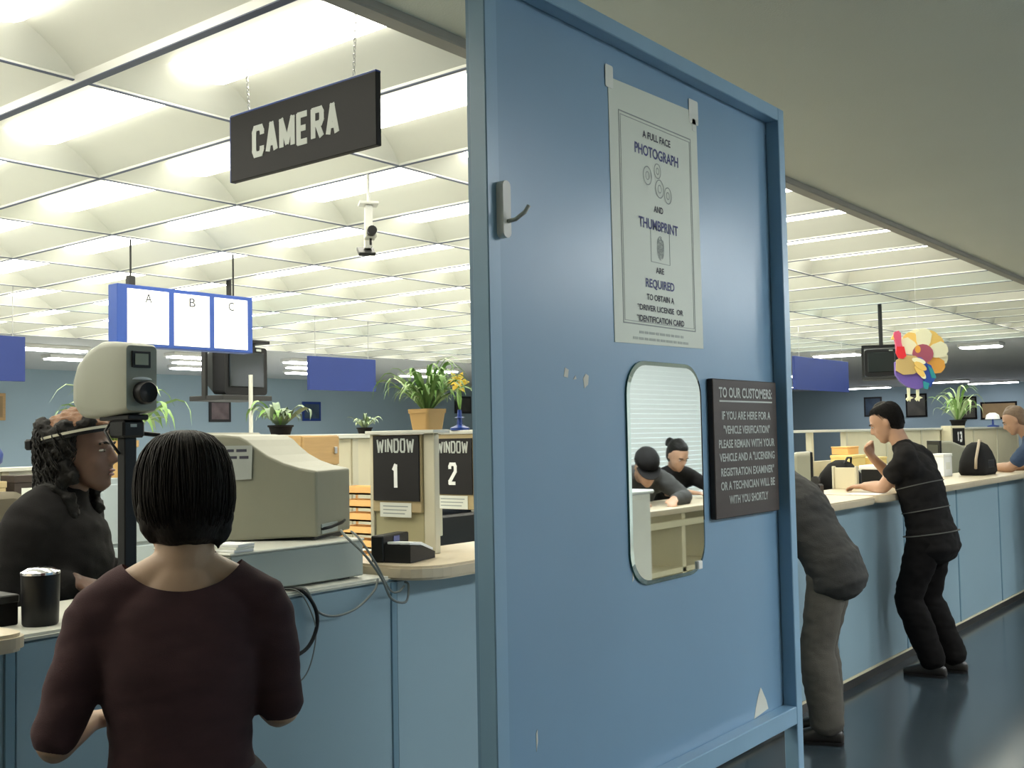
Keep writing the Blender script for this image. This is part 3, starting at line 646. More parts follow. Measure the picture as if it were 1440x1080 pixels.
MB().tube([(0.0, 0.03, 0.034), (0.018, 0.07, 0.038), (0.02, 0.16, 0.046), (0.012, 0.20, 0.05)], 0.005, 6).build('plug_lead', black, mo, True)
pb = empty('paper_stack', (-2.60, 1.96, 1.2605), 'small stack of white papers on the computer lid by the monitor', 'papers')
for k in range(3):
    MB().box(-0.05, 0.05, -0.035, 0.035, k * 0.008, k * 0.008 + 0.0075, 0.001, Matrix.Rotation(0.1 * k, 4, 'Z')).build('sheet_bundle', whiteletter if k != 1 else paper, pb)
# cables
def cable(pts, r, m_, label):
    P = [Vector(p) for p in pts]; out = []
    for i in range(len(P) - 1):
        p0, p1, p2, p3 = P[max(i - 1, 0)], P[i], P[i + 1], P[min(i + 2, len(P) - 1)]
        for k in range(6):
            t = k / 6; out.append(0.5 * ((2 * p1) + (p2 - p0) * t + (2 * p0 - 5 * p1 + 4 * p2 - p3) * t * t + (3 * p1 - p0 - 3 * p2 + p3) * t ** 3))
    out.append(P[-1])
    return tag(MB().tube(out, r, 6).build('cable', m_, None, True), label, 'cable')
cabg = mat('cable_grey', (0.16, 0.18, 0.17), 0.5)
cable([(-2.575, 2.36, 1.29), (-2.52, 2.33, 1.275), (-2.47, 2.36, 1.22), (-2.455, 2.42, 1.14), (-2.452, 2.46, 1.07), (-2.455, 2.53, 1.05), (-2.462, 2.55, 1.10), (-2.475, 2.545, 1.112)], 0.0042, cabg, 'grey cable looping from monitor back over the counter edge')
cable([(-2.56, 2.39, 1.285), (-2.50, 2.37, 1.265), (-2.462, 2.40, 1.19), (-2.455, 2.455, 1.10), (-2.46, 2.50, 1.085), (-2.466, 2.535, 1.10)], 0.0036, cabg, 'thinner grey cable beside the one looping from monitor back')
cable([(-2.54, 2.13, 1.138), (-2.482, 2.135, 1.135), (-2.47, 2.165, 1.07), (-2.468, 2.23, 1.045), (-2.468, 2.32, 1.055), (-2.468, 2.40, 1.10), (-2.482, 2.43, 1.134)], 0.0038, cabg, 'dark grey cable drooping below the ledge front')
cable([(-2.55, 2.10, 1.138), (-2.480, 2.115, 1.135), (-2.468, 2.155, 1.08), (-2.468, 2.16, 1.02), (-2.468, 2.12, 0.965), (-2.47, 2.04, 0.945), (-2.485, 1.96, 0.94)], 0.0062, black, 'thick black cable hanging in an arc on the counter front')
cable([(-2.56, 2.08, 1.138), (-2.483, 2.105, 1.134), (-2.470, 2.150, 1.05), (-2.468, 2.155, 0.98), (-2.470, 2.12, 0.89), (-2.476, 2.05, 0.86), (-2.49, 1.98, 0.86)], 0.0022, cabg, 'thin grey wire hanging lowest on the counter front')

# left-edge desk items
cu = empty('pen_cup', (-2.60, 1.375, 1.134), 'black cylindrical cup with shiny silver lid on the counter ledge', 'cup')
MB().lathe([(0.040, 0), (0.043, 0.005), (0.046, 0.125), (0.043, 0.128)], 24).build('body', black, cu, 'auto')
MB().lathe([(0.047, 0.126), (0.047, 0.132), (0.030, 0.142), (0.0, 0.143)], 24).build('lid', mat('shiny_lid', (0.8, 0.8, 0.85), 0.12, 1.0), cu, 'auto')
bb = empty('small_black_box', (-2.72, 1.315, 1.134), 'low black box beside the black pen cup', 'box')
MB().box(-0.11, 0.07, -0.055, 0.030, 0, 0.072, 0.003).build('body', blackm, bb)
MB().box(-0.112, 0.072, -0.057, 0.032, 0.055, 0.076, 0.003).build('lid', darkgrey, bb)
sp = empty('spray_bottle', (-2.80, 1.29, 1.211), 'small round black dispenser with bright cap beside the pen cup', 'dispenser')
MB().lathe([(0.040, 0), (0.046, 0.03), (0.042, 0.07), (0.02, 0.09)], 20).build('body', black, sp, 'auto')
MB().lathe([(0.018, 0.09), (0.018, 0.104), (0.008, 0.112)], 16).build('cap', orange, sp, 'auto')
MB().box(0.035, 0.046, -0.012, 0.012, 0.03, 0.055, 0.003).build('window', whiteletter, sp)

# card reader on the worktop
cr = empty('card_reader', (-2.56, 2.66, 1.166), 'black card reader with white sloping top on the rounded worktop', 'card reader', math.radians(15))
MB().prism([(-0.085, 0.0), (0.09, 0.0), (0.09, 0.022), (0.0, 0.05), (-0.085, 0.058)], 0.10, frame_mat((0, 1, 0), (0, 0, 1), (-0.05, 0, 0))).build('body', black, cr)
MB().prism([(-0.078, 0.0605), (0.0, 0.0525), (0.088, 0.026), (0.088, 0.034), (0.005, 0.062), (-0.078, 0.068)], 0.085, frame_mat((0, 1, 0), (0, 0, 1), (-0.042, 0, 0))).build('top_cover', whiteletter, cr)
MB().box(-0.10, -0.052, -0.09, 0.09, 0.0, 0.088, 0.004).build('rear_stand', black, cr)
MB().box(-0.053, -0.05, -0.02, 0.02, 0.062, 0.082).build('display', mat('lcd_blue', (0.10, 0.12, 0.30), 0.2), cr)

# ================================================================== WINDOW DIVIDERS AND SIGNS
d1 = empty('window_divider', (-2.73, 2.86, 1.1655), 'cream divider with a post carrying the WINDOW 1 sign', 'divider')
MB().box(0.065, 0.120, -0.014, 0.014, 0, 0.432, 0.003).build('post', beige, d1)
MB().box(-0.185, 0.064, -0.012, 0.012, 0, 0.43, 0.002).build('panel', mat('divider_olive', (0.42, 0.38, 0.22), 0.6), d1)
MB().box(-0.205, -0.186, -0.02, 0.02, 0.0, 0.432, 0.002).build('edge_post', beige, d1)
MB().box(-0.185, 0.064, -0.026, -0.0125, 0.145, 0.43, 0.002).build('backboard', tan, d1)
MB().box(-0.205, 0.145, -0.045, 0.045, 0.4325, 0.445, 0.002).build('top_cap', whitelam, d1)
d2 = empty('window_divider', (-2.865, 3.36, 1.1655), 'cream divider beyond the first one carrying the WINDOW 2 sign', 'divider')
MB().box(-0.24, -0.20, -0.03, 0.03, 0, 0.432, 0.003).build('post', beige, d2)
MB().box(-0.20, 0.045, -0.02, -0.006, 0.118, 0.43, 0.003).build('backboard', tan, d2)
MB().box(0.045, 0.060, -0.022, 0.0, 0.130, 0.43, 0.003).build('edge_post', beige, d2)
MB().box(-0.24, 0.13, -0.032, 0.032, 0.4325, 0.445, 0.002).build('top_cap', whitelam, d2)
def winsign(x0, x1, y, z0, z1, num, label):
    t = empty('window_sign', ((x0 + x1) / 2, y, (z0 + z1) / 2), label, 'sign')
    w_, h_ = x1 - x0, z1 - z0
    MB().box(-w_ / 2, w_ / 2, -0.006, 0, -h_ / 2, h_ / 2, 0.001).build('board', signblack, t)
    block('WINDOW', silver, frame_mat((1, 0, 0), (0, 0, 1), (0.0, -0.0062, h_ * 0.345)), w_ * 0.82, h_ * 0.22, w_ * 0.034, t, 0.14)
    block(num, whiteletter, frame_mat((1, 0, 0), (0, 0, 1), (0.0, -0.0062, -h_ * 0.13)), w_ * (0.16 if num == '1' else 0.22), h_ * 0.40, w_ * 0.075, t)
def slip(x0, x1, y, z0, z1, label):
    t = empty('paper_slip', ((x0 + x1) / 2, y, (z0 + z1) / 2), label, 'notice')
    w_, h_ = x1 - x0, z1 - z0
    MB().box(-w_ / 2, w_ / 2, -0.001, 0, -h_ / 2, h_ / 2).build('sheet', paper, t)
    for k in range(3):
        MB().box(-w_ * 0.4, w_ * (0.4 - 0.05 * k), -0.0014, -0.001, h_ * (0.25 - 0.25 * k) - 0.002, h_ * (0.25 - 0.25 * k) + 0.002).build('print_line', inkgrey, t)
winsign(-2.905, -2.670, 2.833, 1.352, 1.592, '1', 'black WINDOW 1 sign on the divider nearest the card reader')
slip(-2.875, -2.715, 2.833, 1.292, 1.345, 'white printed slip on the first divider below the numeral 1')
winsign(-3.06, -2.85, 3.339, 1.345, 1.577, '2', 'black WINDOW 2 sign above the black printer')
slip(-3.045, -2.88, 3.339, 1.285, 1.340, 'white printed slip hanging over the black desktop printer')
pr = empty('desk_printer', (-3.50, 3.86, 1.051), 'black desktop printer seen below the WINDOW 2 sign', 'printer')
MB().box(-0.17, 0.17, -0.21, 0.19, 0.0, 0.17, 0.01).build('base', black, pr)
MB().tube([(0.06, -0.205, 0.20), (0.06, 0.185, 0.20)], 0.06, 16).build('roller_cover', mat('bluish_black', (0.03, 0.035, 0.045), 0.35), pr, 'auto')
MB().box(-0.17, 0.01, -0.21, 0.19, 0.17, 0.35, 0.008).build('rear_cover', black, pr)
MB().box(0.12, 0.17, 0.08, 0.14, 0.17, 0.19, 0.002).build('paper_lever', whitelam, pr)

# partitions behind the counter
def partition(x, ys, z, label, m_=cream, open_bays=()):
    y0, y1 = ys[0], ys[-1]
    t = empty('office_partition', (x, (y0 + y1) / 2, 0), label, 'partition'); yc = (y0 + y1) / 2
    for q, (a, b) in enumerate(zip(ys[:-1], ys[1:])):
        MB().box(-0.02, 0.02, a - yc + 0.022, b - yc - 0.022, 0.05, (z - 0.30) if q in open_bays else (z - 0.025), 0.002).build('panel', m_, t)
    for a in ys:
        MB().box(-0.03, 0.03, a - yc - 0.022, a - yc + 0.022, 0.0, z - 0.025, 0.002).build('post', beige, t)
    MB().box(-0.05, 0.05, y0 - yc - 0.03, y1 - yc + 0.03, z - 0.025, z, 0.003).build('top_cap', whitelam, t)
    return t
partition(-4.4, [3.45, 4.12, 5.2, 6.4], 1.612, 'cream office partition behind the WINDOW signs')
partition(-4.1, [9.1, 9.75, 10.62, 11.8, 13.0, 13.9, 15.2, 16.4, 17.6], 1.588, 'long cream office partition behind the leaning man in black', open_bays=(0, 1))
partition(-6.3, [2.4, 3.10, 3.9], 1.455, 'low cream partition holding boxes behind the curly-haired woman', wallcream)
cbx = empty('wall_cabinet', (-4.30, 3.71, 1.20), 'honey-coloured wooden cabinet on the cream partition behind the monitor', 'cabinet')
MB().box(-0.078, 0.10, -0.125, 0.125, 0.25, 0.405, 0.003).build('body', oak, cbx)
MB().box(0.10, 0.115, -0.12, 0.12, 0.255, 0.40, 0.002).build('door', oak, cbx)
MB().box(0.115, 0.125, 0.08, 0.10, 0.31, 0.345, 0.002).build('handle', metal, cbx)
# letter trays
lt = empty('letter_trays', (-3.42, 3.30, 1.05), 'stack of orange letter trays beside the CRT monitor', 'trays')
for k in range(6):
    MB().box(-0.13, 0.13, -0.05, 0.05, k * 0.058, k * 0.058 + 0.008).box(-0.13, 0.13, -0.05, -0.044, k * 0.058, k * 0.058 + 0.035).box(-0.13, 0.13, 0.044, 0.05, k * 0.058, k * 0.058 + 0.035).box(-0.13, -0.124, -0.05, 0.05, k * 0.058, k * 0.058 + 0.035).build('tray', orange, lt)
    MB().box(-0.11, 0.11, -0.04, 0.04, k * 0.058 + 0.008, k * 0.058 + 0.022).build('paper', paper, lt)
for s in (-1, 1):
    for q in (-1, 1): MB().box(s * 0.125 - 0.004, s * 0.125 + 0.004, q * 0.047 - 0.004, q * 0.047 + 0.004, 0.0, 0.30).build('tray_post', orange, lt)
rd = empty('rear_desk', (-3.55, 3.45, 0), 'cream clerk desk with letter trays behind the counter', 'desk')
MB().box(-0.35, 0.30, -0.75, 0.75, 1.01, 1.05, 0.004).build('top', whitelam, rd)
for sx_ in (-0.3, 0.25):
    for sy_ in (-0.7, 0.7): MB().box(sx_ - 0.02, sx_ + 0.02, sy_ - 0.02, sy_ + 0.02, 0, 1.01).build('leg', darkgrey, rd)
# office chair behind the curly-haired woman
oc = empty('office_chair', (-4.15, 1.95, 0.006), 'brown upholstered office chair behind the curly-haired woman', 'chair', math.radians(20))
chm = mat('chair_olive_fabric', (0.10, 0.085, 0.055), 0.9, bump=0.2, bscale=300)
MB().rings([[Vector((x, p, 1.12 + q)) for p, q in rrect(w_, h_, 0.09, 6)] for x, w_, h_ in ((-0.05, 0.42, 0.50), (-0.02, 0.47, 0.55), (0.02, 0.47, 0.55), (0.05, 0.42, 0.50))]).build('backrest', chm, oc, 'auto')
MB().rings([[Vector((p + 0.27, q, z)) for p, q in rrect(w_, w_, 0.09, 6)] for z, w_ in ((0.58, 0.46), (0.60, 0.50), (0.65, 0.50), (0.67, 0.46))]).build('seat', chm, oc, 'auto')
MB().tube([(0.27, 0, 0.08), (0.27, 0, 0.58)], 0.03, 10).build('column', black, oc)
MB().box(-0.06, 0.27, -0.03, 0.03, 0.545, 0.575).box(-0.075, -0.05, -0.03, 0.03, 0.55, 1.0).build('back_bar', black, oc)
for k in range(5):
    a = 2 * math.pi * k / 5; c = Vector((0.27, 0, 0))
    lg = MB().tube([c + Vector((0, 0, 0.09)), c + Vector((0.27 * math.cos(a), 0.27 * math.sin(a), 0.06))], 0.02, 6).build('base_leg', black, oc)
    MB().ell(c + Vector((0.27 * math.cos(a), 0.27 * math.sin(a), 0.027)), 0.027, 0.027, 0.027, None, 10, 6).build('caster', black, lg)

# boxes / books on the low partition at the left and shelf below
bx1 = empty('storage_box', (-6.18, 2.60, 1.20), 'brown cardboard box with white label on the low shelf', 'box')
sf = empty('wall_shelf', (-6.14, 3.02, 1.18), 'cream shelf fixed on the low partition', 'shelf')
MB().box(-0.11, 0.11, -0.55, 0.55, 0.0, 0.018, 0.002).build('board', whitelam, sf)
MB().box(-0.11, -0.09, -0.5, 0.5, -0.06, 0.0).build('bracket', beige, sf)
for (yy, wd, hh, mm, lab) in ((2.60, 0.24, 0.20, oak, None), (2.90, 0.22, 0.18, tan, 'tan document box beside the labelled cardboard box on the low shelf'), (3.16, 0.20, 0.21, walnut, 'dark brown document box at the end of the low shelf row')):
    t = bx1 if lab is None else empty('storage_box', (-6.18, yy, 1.20), lab, 'box')
    MB().box(-0.06, 0.10, -wd / 2, wd / 2, 0, hh * 0.8, 0.002).build('body', mm, t)
    MB().box(-0.064, 0.104, -wd / 2 - 0.004, wd / 2 + 0.004, hh * 0.8, hh, 0.002).build('lid', mm, t)
    MB().box(0.1005, 0.1015, -wd * 0.3, wd * 0.3, hh * 0.25, hh * 0.65).build('label', paper, t)
th = empty('toy_ball', (-6.30, 3.02, 1.456), 'small dark red and blue bottle-shaped jar on the low partition', 'jar')
MB().lathe([(0.04, 0), (0.07, 0.03), (0.075, 0.08), (0.05, 0.13)], 16).build('body', signedge, th, 'auto')
MB().lathe([(0.05, 0.13), (0.05, 0.16), (0.02, 0.175)], 16).build('lid', mat('dull_red', (0.3, 0.05, 0.04), 0.5), th, 'auto')
th.name = 'lidded_jar'

# ================================================================== PLANTS
leaf_cache = {}
def leafmesh(L, wd, arch, m_, key):
    if key in leaf_cache: return leaf_cache[key]
    v = []; f = []; n = 7
    for k in range(n + 1):
        t = k / n; x = L * (math.sin(t * arch) / math.sin(arch) if arch < 1.57 else math.sin(t * arch) / 1.0); z = L * 0.75 * (math.sin(t * 2.0) - 0.55 * t * t * arch / 1.2)
        hw = wd * math.sin(math.pi * min(1, (t * 0.9 + 0.1))) ** 0.8 if k < n else 0.0005
        v += [(x, -hw, z + hw * 0.3), (x, 0, z), (x, hw, z + hw * 0.3)]
    for k in range(n):
        for j in range(2): f.append((3 * k + j, 3 * k + j + 1, 3 * k + j + 4, 3 * k + j + 3))
    me = bpy.data.meshes.new('leaf'); me.from_pydata(v, [], f); me.materials.append(m_)
    me.polygons.foreach_set('use_smooth', [True] * len(f)); leaf_cache[key] = me
    return me
def plant(name, loc, label, potw, poth, mats, n, L, wd, up=0.6, pot=potm, z0=None, square=False):
    t = empty(name, loc, label, 'plant')
    if square:
        MB().rings([[Vector((p, q, z)) for p, q in rrect(s_, s_, 0.012, 3)] for z, s_ in ((0, potw * 0.85), (poth * 0.8, potw), (poth * 0.8, potw * 1.06), (poth, potw * 1.08))]).build('pot', pot, t)
        MB().box(-potw * 0.45, potw * 0.45, -potw * 0.45, potw * 0.45, poth - 0.012, poth + 0.001).build('soil', mat('soil', (0.05, 0.035, 0.02), 0.9), t)
    else:
        MB().lathe([(potw * 0.38, 0), (potw * 0.47, poth * 0.8), (potw * 0.52, poth * 0.82), (potw * 0.52, poth), (potw * 0.46, poth), (potw * 0.45, poth * 0.93), (0.0, poth * 0.93)], 20).build('pot', pot, t, 'auto')
    rnd = random.Random(hash(name) % 1000 + int(abs(loc[1]) * 100))
    rnd = random.Random(int(abs(loc[0] * 131 + loc[1] * 977)))
    for k in range(n):
        mm = mats[k % len(mats)]; v_ = rnd.randrange(3)
        me = leafmesh(L * (0.75 + 0.25 * v_), wd, 1.1 + 0.3 * v_, mm, (L, wd, v_, mm.name))
        az = rnd.random() * 6.283; el = -rnd.random() * up
        o = link('leaf', me, t, (0.15 * potw * math.cos(az), 0.15 * potw * math.sin(az), poth * 0.93), (rnd.uniform(-0.3, 0.3), el, az))
        s_ = rnd.uniform(0.6, 1.1); o.scale = (s_, s_, s_)
    return t
plant('potted_plant', (-2.655, 2.86, 1.6110), 'bushy green spider plant in a square tan pot above WINDOW signs', 0.098, 0.075, [leafg, leafp, leafg], 130, 0.150, 0.008, 0.8, square=True)
plant('trailing_plant', (-5.35, 3.25, 1.40), 'arching pale green plant standing on the grey filing cabinet', 0.24, 0.20, [leafp, leafg, leafg], 130, 0.30, 0.024, 0.9, pot=potm)
st = empty('filing_cabinet', (-5.35, 3.25, 0.006), 'grey metal filing cabinet under the arching pale green plant', 'cabinet')
fcm = mat('cabinet_grey', (0.36, 0.42, 0.45), 0.45)
MB().box(-0.30, 0.20, -0.22, 0.22, 0.0, 1.394, 0.004).build('body', fcm, st)
for k in range(4):
    dr = MB().box(0.20, 0.215, -0.205, 0.205, 0.05 + k * 0.333, 0.365 + k * 0.333, 0.004).build('drawer', fcm, st)
    MB().box(0.215, 0.235, -0.06, 0.06, 0.20 + k * 0.333, 0.215 + k * 0.333, 0.003).build('handle', metal, dr)
plant('dusty_plant', (-4.40, 3.62, 1.6125), 'low dusty grey-green plant on the partition behind the monitor', 0.13, 0.05, [leafd, leafd, leafg], 46, 0.14, 0.020, 0.4, pot=blackm)
plant('seedling_plant', (-4.40, 4.22, 1.6125), 'tiny pale seedling plant on the partition beside the square pot', 0.09, 0.035, [leafp, leafd], 24, 0.09, 0.012, 0.4, pot=blackm)
plant('desk_plant', (-6.30, 2.74, 1.456), 'small bright plant with white blossoms on the low partition', 0.12, 0.10, [leafg, whiteletter, leafp], 40, 0.12, 0.02, 1.0, pot=whitelam)
plant('fern_plant', (-4.10, 14.60, 1.589), 'pale feathery plant on the long partition near the far pictures', 0.20, 0.10, [leafp, leafp, leafg], 60, 0.36, 0.02, 1.1, pot=blackm)
fv = empty('flower_vase', (-2.935, 3.36, 1.6110), 'yellow daffodil in a dark stepped vase on the WINDOW 2 divider', 'flower vase')
MB().lathe([(0.040, 0), (0.040, 0.010), (0.030, 0.014), (0.012, 0.022), (0.010, 0.05), (0.022, 0.052), (0.010, 0.056), (0.008, 0.085), (0.004, 0.085)], 16).build('vase', signedge, fv, 'auto')
MB().tube([(0, 0, 0.08), (0.006, 0.004, 0.13), (0.002, -0.006, 0.175)], 0.004, 6).build('stem', leafg, fv, True)
fM = frame_mat((0.8, 0.6, 0), (-0.1, 0, 1), (0.004, -0.012, 0.20))
for k in range(6):
    a = 2 * math.pi * k / 6
    MB().prism([(0.008 * math.cos(a), 0.008 * math.sin(a)), (0.03 * math.cos(a - 0.45), 0.03 * math.sin(a - 0.45)), (0.05 * math.cos(a), 0.05 * math.sin(a)), (0.03 * math.cos(a + 0.45), 0.03 * math.sin(a + 0.45))], 0.003, fM).build('petal', yellow, fv)
MB().lathe([(0.006, 0), (0.014, 0.010), (0.020, 0.028), (0.016, 0.026), (0.0, 0.008)], 12, fM).build('trumpet', yellow, fv, 'auto')
for k in range(5):
    o = link('leaf', leafmesh(0.14, 0.008, 1.2, leafg, 'fv'), fv, (0, 0, 0.08), (0, -0.9, k * 1.3)); o.scale = (0.9, 0.9, 0.9)

# ================================================================== PICTURES ON THE WALLS
def picture(loc, w_, h_, facing, mcol, label, rim=walnut):
    t = empty('framed_picture', loc, label, 'picture', 0 if facing == 'X' else -math.pi / 2)
    MB().box(0, 0.03, -w_ / 2, w_ / 2, -h_ / 2, h_ / 2, 0.004).build('frame', rim, t)
    MB().box(0.03, 0.032, -w_ / 2 + 0.05, w_ / 2 - 0.05, -h_ / 2 + 0.05, h_ / 2 - 0.05).build('print', mcol, t)
    return t
pa = mat('print_dull', (0.16, 0.12, 0.12), 0.5, var=0.8, vscale=5); pb_ = mat('print_dark_blue', (0.04, 0.07, 0.11), 0.5, var=0.8, vscale=4)
pc = mat('print_brown', (0.30, 0.20, 0.09), 0.6, var=0.2, vscale=4); pd = mat('print_night', (0.07, 0.065, 0.05), 0.4, var=0.8, vscale=3)
picture((XW, 12.66, 2.18), 0.50, 0.42, 'X', pa, 'small dark framed picture with reddish print on the long blue wall', darkgrey)
picture((XW, 14.96, 2.19), 0.50, 0.40, 'X', pb_, 'small dark blue picture below the blank blue panel on the long blue wall', signedge)
picture((XW, 19.8, 2.38), 0.60, 0.42, 'X', pd, 'grey framed picture behind the daffodil on the long blue wall', darkgrey)
picture((XW, 8.28, 2.22), 0.42, 0.44, 'X', pc, 'tan framed picture on the long blue wall behind the low partition', oak)
picture((-10.30, YF, 2.28), 0.62, 0.70, 'Y', pd, 'dark framed picture under the paper turkey feet', blackm)
picture((-8.90, YF, 2.16), 0.62, 0.66, 'Y', pd, 'black framed picture beside the pale feathery plant', blackm)
picture((-8.00, YF, 2.06), 0.98, 0.50, 'Y', pc, 'wide brown framed picture behind the blue-shirted man', blackm)
picture((-11.6, YF, 2.28), 0.55, 0.60, 'Y', pb_, 'dim framed picture behind the head of the man in black', darkgrey)

# ================================================================== RIGHT-HAND DESK THINGS
def crt(loc, rz, s, label, body=pcbeige, front=black):
    t = empty('crt_monitor', loc, label, 'monitor', rz)
    R = [[Vector((x * s, p * q * s, (z * q + 0.20 + dz) * s)) for p, z in rrect(0.38, 0.34, 0.03, 3)] for x, q, dz in ((0.0, 1.0, 0), (0.10, 0.97, 0), (0.26, 0.70, -0.02), (0.38, 0.55, -0.03))]
    MB().rings(R).build('shell', body, t)
    MB().box(-0.02 * s, 0.0, -0.19 * s, 0.19 * s, 0.03 * s, 0.37 * s, 0.004).build('bezel', front, t)
    MB().box(-0.023 * s, -0.02 * s, -0.15 * s, 0.15 * s, 0.08 * s, 0.33 * s).build('screen', screen_m, t)
    MB().lathe([(0.13 * s, 0), (0.13 * s, 0.012 * s), (0.06 * s, 0.03 * s), (0.06 * s, 0.05 * s)], 16, Matrix.Translation((0.13 * s, 0, 0))).build('swivel_base', body, t)
    return t
dk = empty('rear_desk', (-3.62, 9.4, 0), 'long cream clerk desk behind the leaning man in black', 'desk')
MB().box(-0.33, 0.28, -2.2, 3.2, 1.00, 1.04, 0.004).build('top', whitelam, dk)
for sx_ in (-0.28, 0.23):
    for sy_ in (-2.1, 0.5, 3.1): MB().box(sx_ - 0.03, sx_ + 0.03, sy_ - 0.03, sy_ + 0.03, 0, 1.0).build('leg', beige, dk)
crt((-3.52, 8.35, 1.041), math.radians(205), 1.0, 'beige CRT monitor tilted on the clerk desk near the screen edge')
crt((-3.62, 12.0, 1.041), math.radians(35), 1.1, 'beige CRT monitor beside the blue-shirted man')
hp = empty('draped_cover', (-3.42, 8.75, 1.041), 'black cloth-like heap beside the tilted monitor on clerk desk', 'bag')
MB().rings([[Vector((p, q, z)) for p, q in rrect(w_, h_, min(w_, h_) * 0.3, 4)] for z, w_, h_ in ((0, 0.30, 0.44), (0.08, 0.32, 0.46), (0.18, 0.26, 0.36), (0.26, 0.16, 0.20), (0.29, 0.06, 0.08))]).build('body', blackm, hp, 'auto')
MB().tube([(0.05, -0.1, 0.22), (0.08, -0.04, 0.31), (0.08, 0.04, 0.31), (0.05, 0.1, 0.22)], 0.01, 6).build('handle', black, hp, True)
hp.name = 'black_bag'
for (x, y, wd, dp, hh, mm, lab) in ((-3.72, 9.72, 0.20, 0.34, 0.13, amber, 'amber file box on the clerk desk under the partition'), (-3.66, 10.12, 0.20, 0.34, 0.10, amber, 'lower amber file box beside the taller amber one'),
                                    (-3.80, 9.86, 0.16, 0.26, 0.075, orange, 'orange file box resting above the amber file box')):
    t = empty('file_box', (x, y, 1.2215 + (0.131 if mm is orange else 0)), lab, 'box')
    MB().box(-wd / 2, wd / 2, -dp / 2, dp / 2, 0, hh * 0.8, 0.003).build('body', mm, t)
    MB().box(-wd / 2 - 0.004, wd / 2 + 0.004, -dp / 2 - 0.004, dp / 2 + 0.004, hh * 0.8, hh, 0.003).build('lid', mm, t)
ri = empty('desk_riser', (-3.72, 9.92, 1.041), 'cream desk riser shelf under the amber file boxes', 'shelf')
MB().box(-0.15, 0.17, -0.45, 0.45, 0.155, 0.18, 0.002).build('board', whitelam, ri)
for q in (-0.43, 0.0, 0.43): MB().box(-0.15, 0.17, q - 0.012, q + 0.012, 0, 0.155).build('side', cream, ri)
s13 = empty('window_sign', (-3.95, 14.05, 1.47), 'small dark sign with pale numerals on the long partition', 'sign')
MB().box(0, 0.012, -0.24, 0.24, -0.11, 0.11, 0.002).build('board', signblack, s13)
block('13', whiteletter, frame_mat((0, 1, 0), (0, 0, 1), (0.0122, 0.02, 0.0)), 0.20, 0.13, 0.035, s13)
MB().box(-0.12, 0.0, -0.30, 0.30, -0.20, 0.14, 0.003).build('backing', cream, s13)
wb = empty('white_box', (-2.90, 10.45, 1.166), 'white document box with label on the worktop behind man in black', 'box')
MB().box(-0.06, 0.06, -0.12, 0.12, 0, 0.17, 0.003).build('body', whiteletter, wb)
MB().box(-0.064, 0.064, -0.124, 0.124, 0.17, 0.195, 0.003).build('lid', white, wb)
MB().box(0.0602, 0.061, -0.06, 0.06, 0.06, 0.12).build('label', paper, wb)
wb.location = (-2.86, 9.62, 1.166)
bgk = empty('shoulder_bag', (-2.66, 10.02, 1.166), 'black rounded shoulder bag lying on the long worktop', 'bag')
MB().rings([[Vector((p, q, z)) for p, q in rrect(w_, h_, min(w_, h_) * 0.42, 6)] for z, w_, h_ in ((0, 0.20, 0.50), (0.03, 0.23, 0.54), (0.12, 0.22, 0.50), (0.20, 0.18, 0.40), (0.26, 0.13, 0.28), (0.285, 0.06, 0.16))]).build('body', blackm, bgk, True)
MB().tube([(0.05, -0.26, 0.06), (0.06, -0.28, 0.14), (0.06, -0.20, 0.24), (0.04, -0.08, 0.30), (0.02, 0.04, 0.295)], 0.012, 8).build('strap', mat('strap_tan', (0.45, 0.36, 0.26), 0.7), bgk, True)
MB().box(0.105, 0.115, -0.10, 0.10, 0.06, 0.13, 0.004).build('pocket', black, bgk)
kb = empty('keyboard', (-2.68, 5.95, 1.166), 'black keyboard lying on worktop beside the leaning jacketed man', 'keyboard', math.radians(10))
MB().box(-0.08, 0.08, -0.22, 0.22, 0, 0.02, 0.004).build('base', black, kb)
for j in range(4):
    for k in range(10):
        MB().box(-0.066 + j * 0.034, -0.038 + j * 0.034, -0.205 + k * 0.041, -0.170 + k * 0.041, 0.02, 0.027).build('key', darkgrey, kb)
mg = tag(MB().box(-2.78, -2.70, 6.55, 6.63, 1.166, 1.24, 0.01).build('tape_dispenser', black), 'small black tape dispenser on the worktop near the resting hand', 'dispenser')
MB().lathe([(0.028, -0.012), (0.028, 0.012)], 14, Matrix.Translation((-2.74, 6.59, 1.262)) @ Matrix.Rotation(math.pi / 2, 4, 'X')).build('tape_roll', darkgrey, mg)
pk = empty('pink_folder', (-3.45, 7.62, 1.041), 'pink folder standing on the clerk desk', 'folder')
MB().box(-0.10, 0.10, -0.13, 0.13, 0, 0.03, 0.003).build('cover', mat('folder_pink', (0.55, 0.05, 0.25), 0.6), pk)
MB().box(-0.095, 0.095, -0.125, 0.125, 0.03, 0.036).build('papers', paper, pk)
dv = empty('window_divider', (-2.84, 7.42, 1.1655), 'short cream divider standing on the worktop behind the man in black', 'divider')
MB().box(-0.10, 0.05, -0.012, 0.012, 0, 0.15, 0.002).build('panel', cream, dv)
MB().box(-0.115, -0.10, -0.02, 0.02, 0, 0.16, 0.002).build('post', beige, dv)
MB().box(0.05, 0.065, -0.02, 0.02, 0, 0.16, 0.002).build('post', beige, dv)
dp_ = empty('desk_printer', (-2.72, 7.74, 1.1655), 'black printer with white lid on the worktop behind man in black', 'printer')
MB().box(-0.10, 0.10, -0.14, 0.14, 0, 0.13, 0.006).build('body', black, dp_)
MB().box(-0.11, 0.11, -0.15, 0.15, 0.13, 0.16, 0.005).build('lid', whiteletter, dp_)
wl = empty('desk_lamp', (-4.10, 16.3, 1.589), 'small white desk lamp on the long partition by the brown picture', 'lamp')
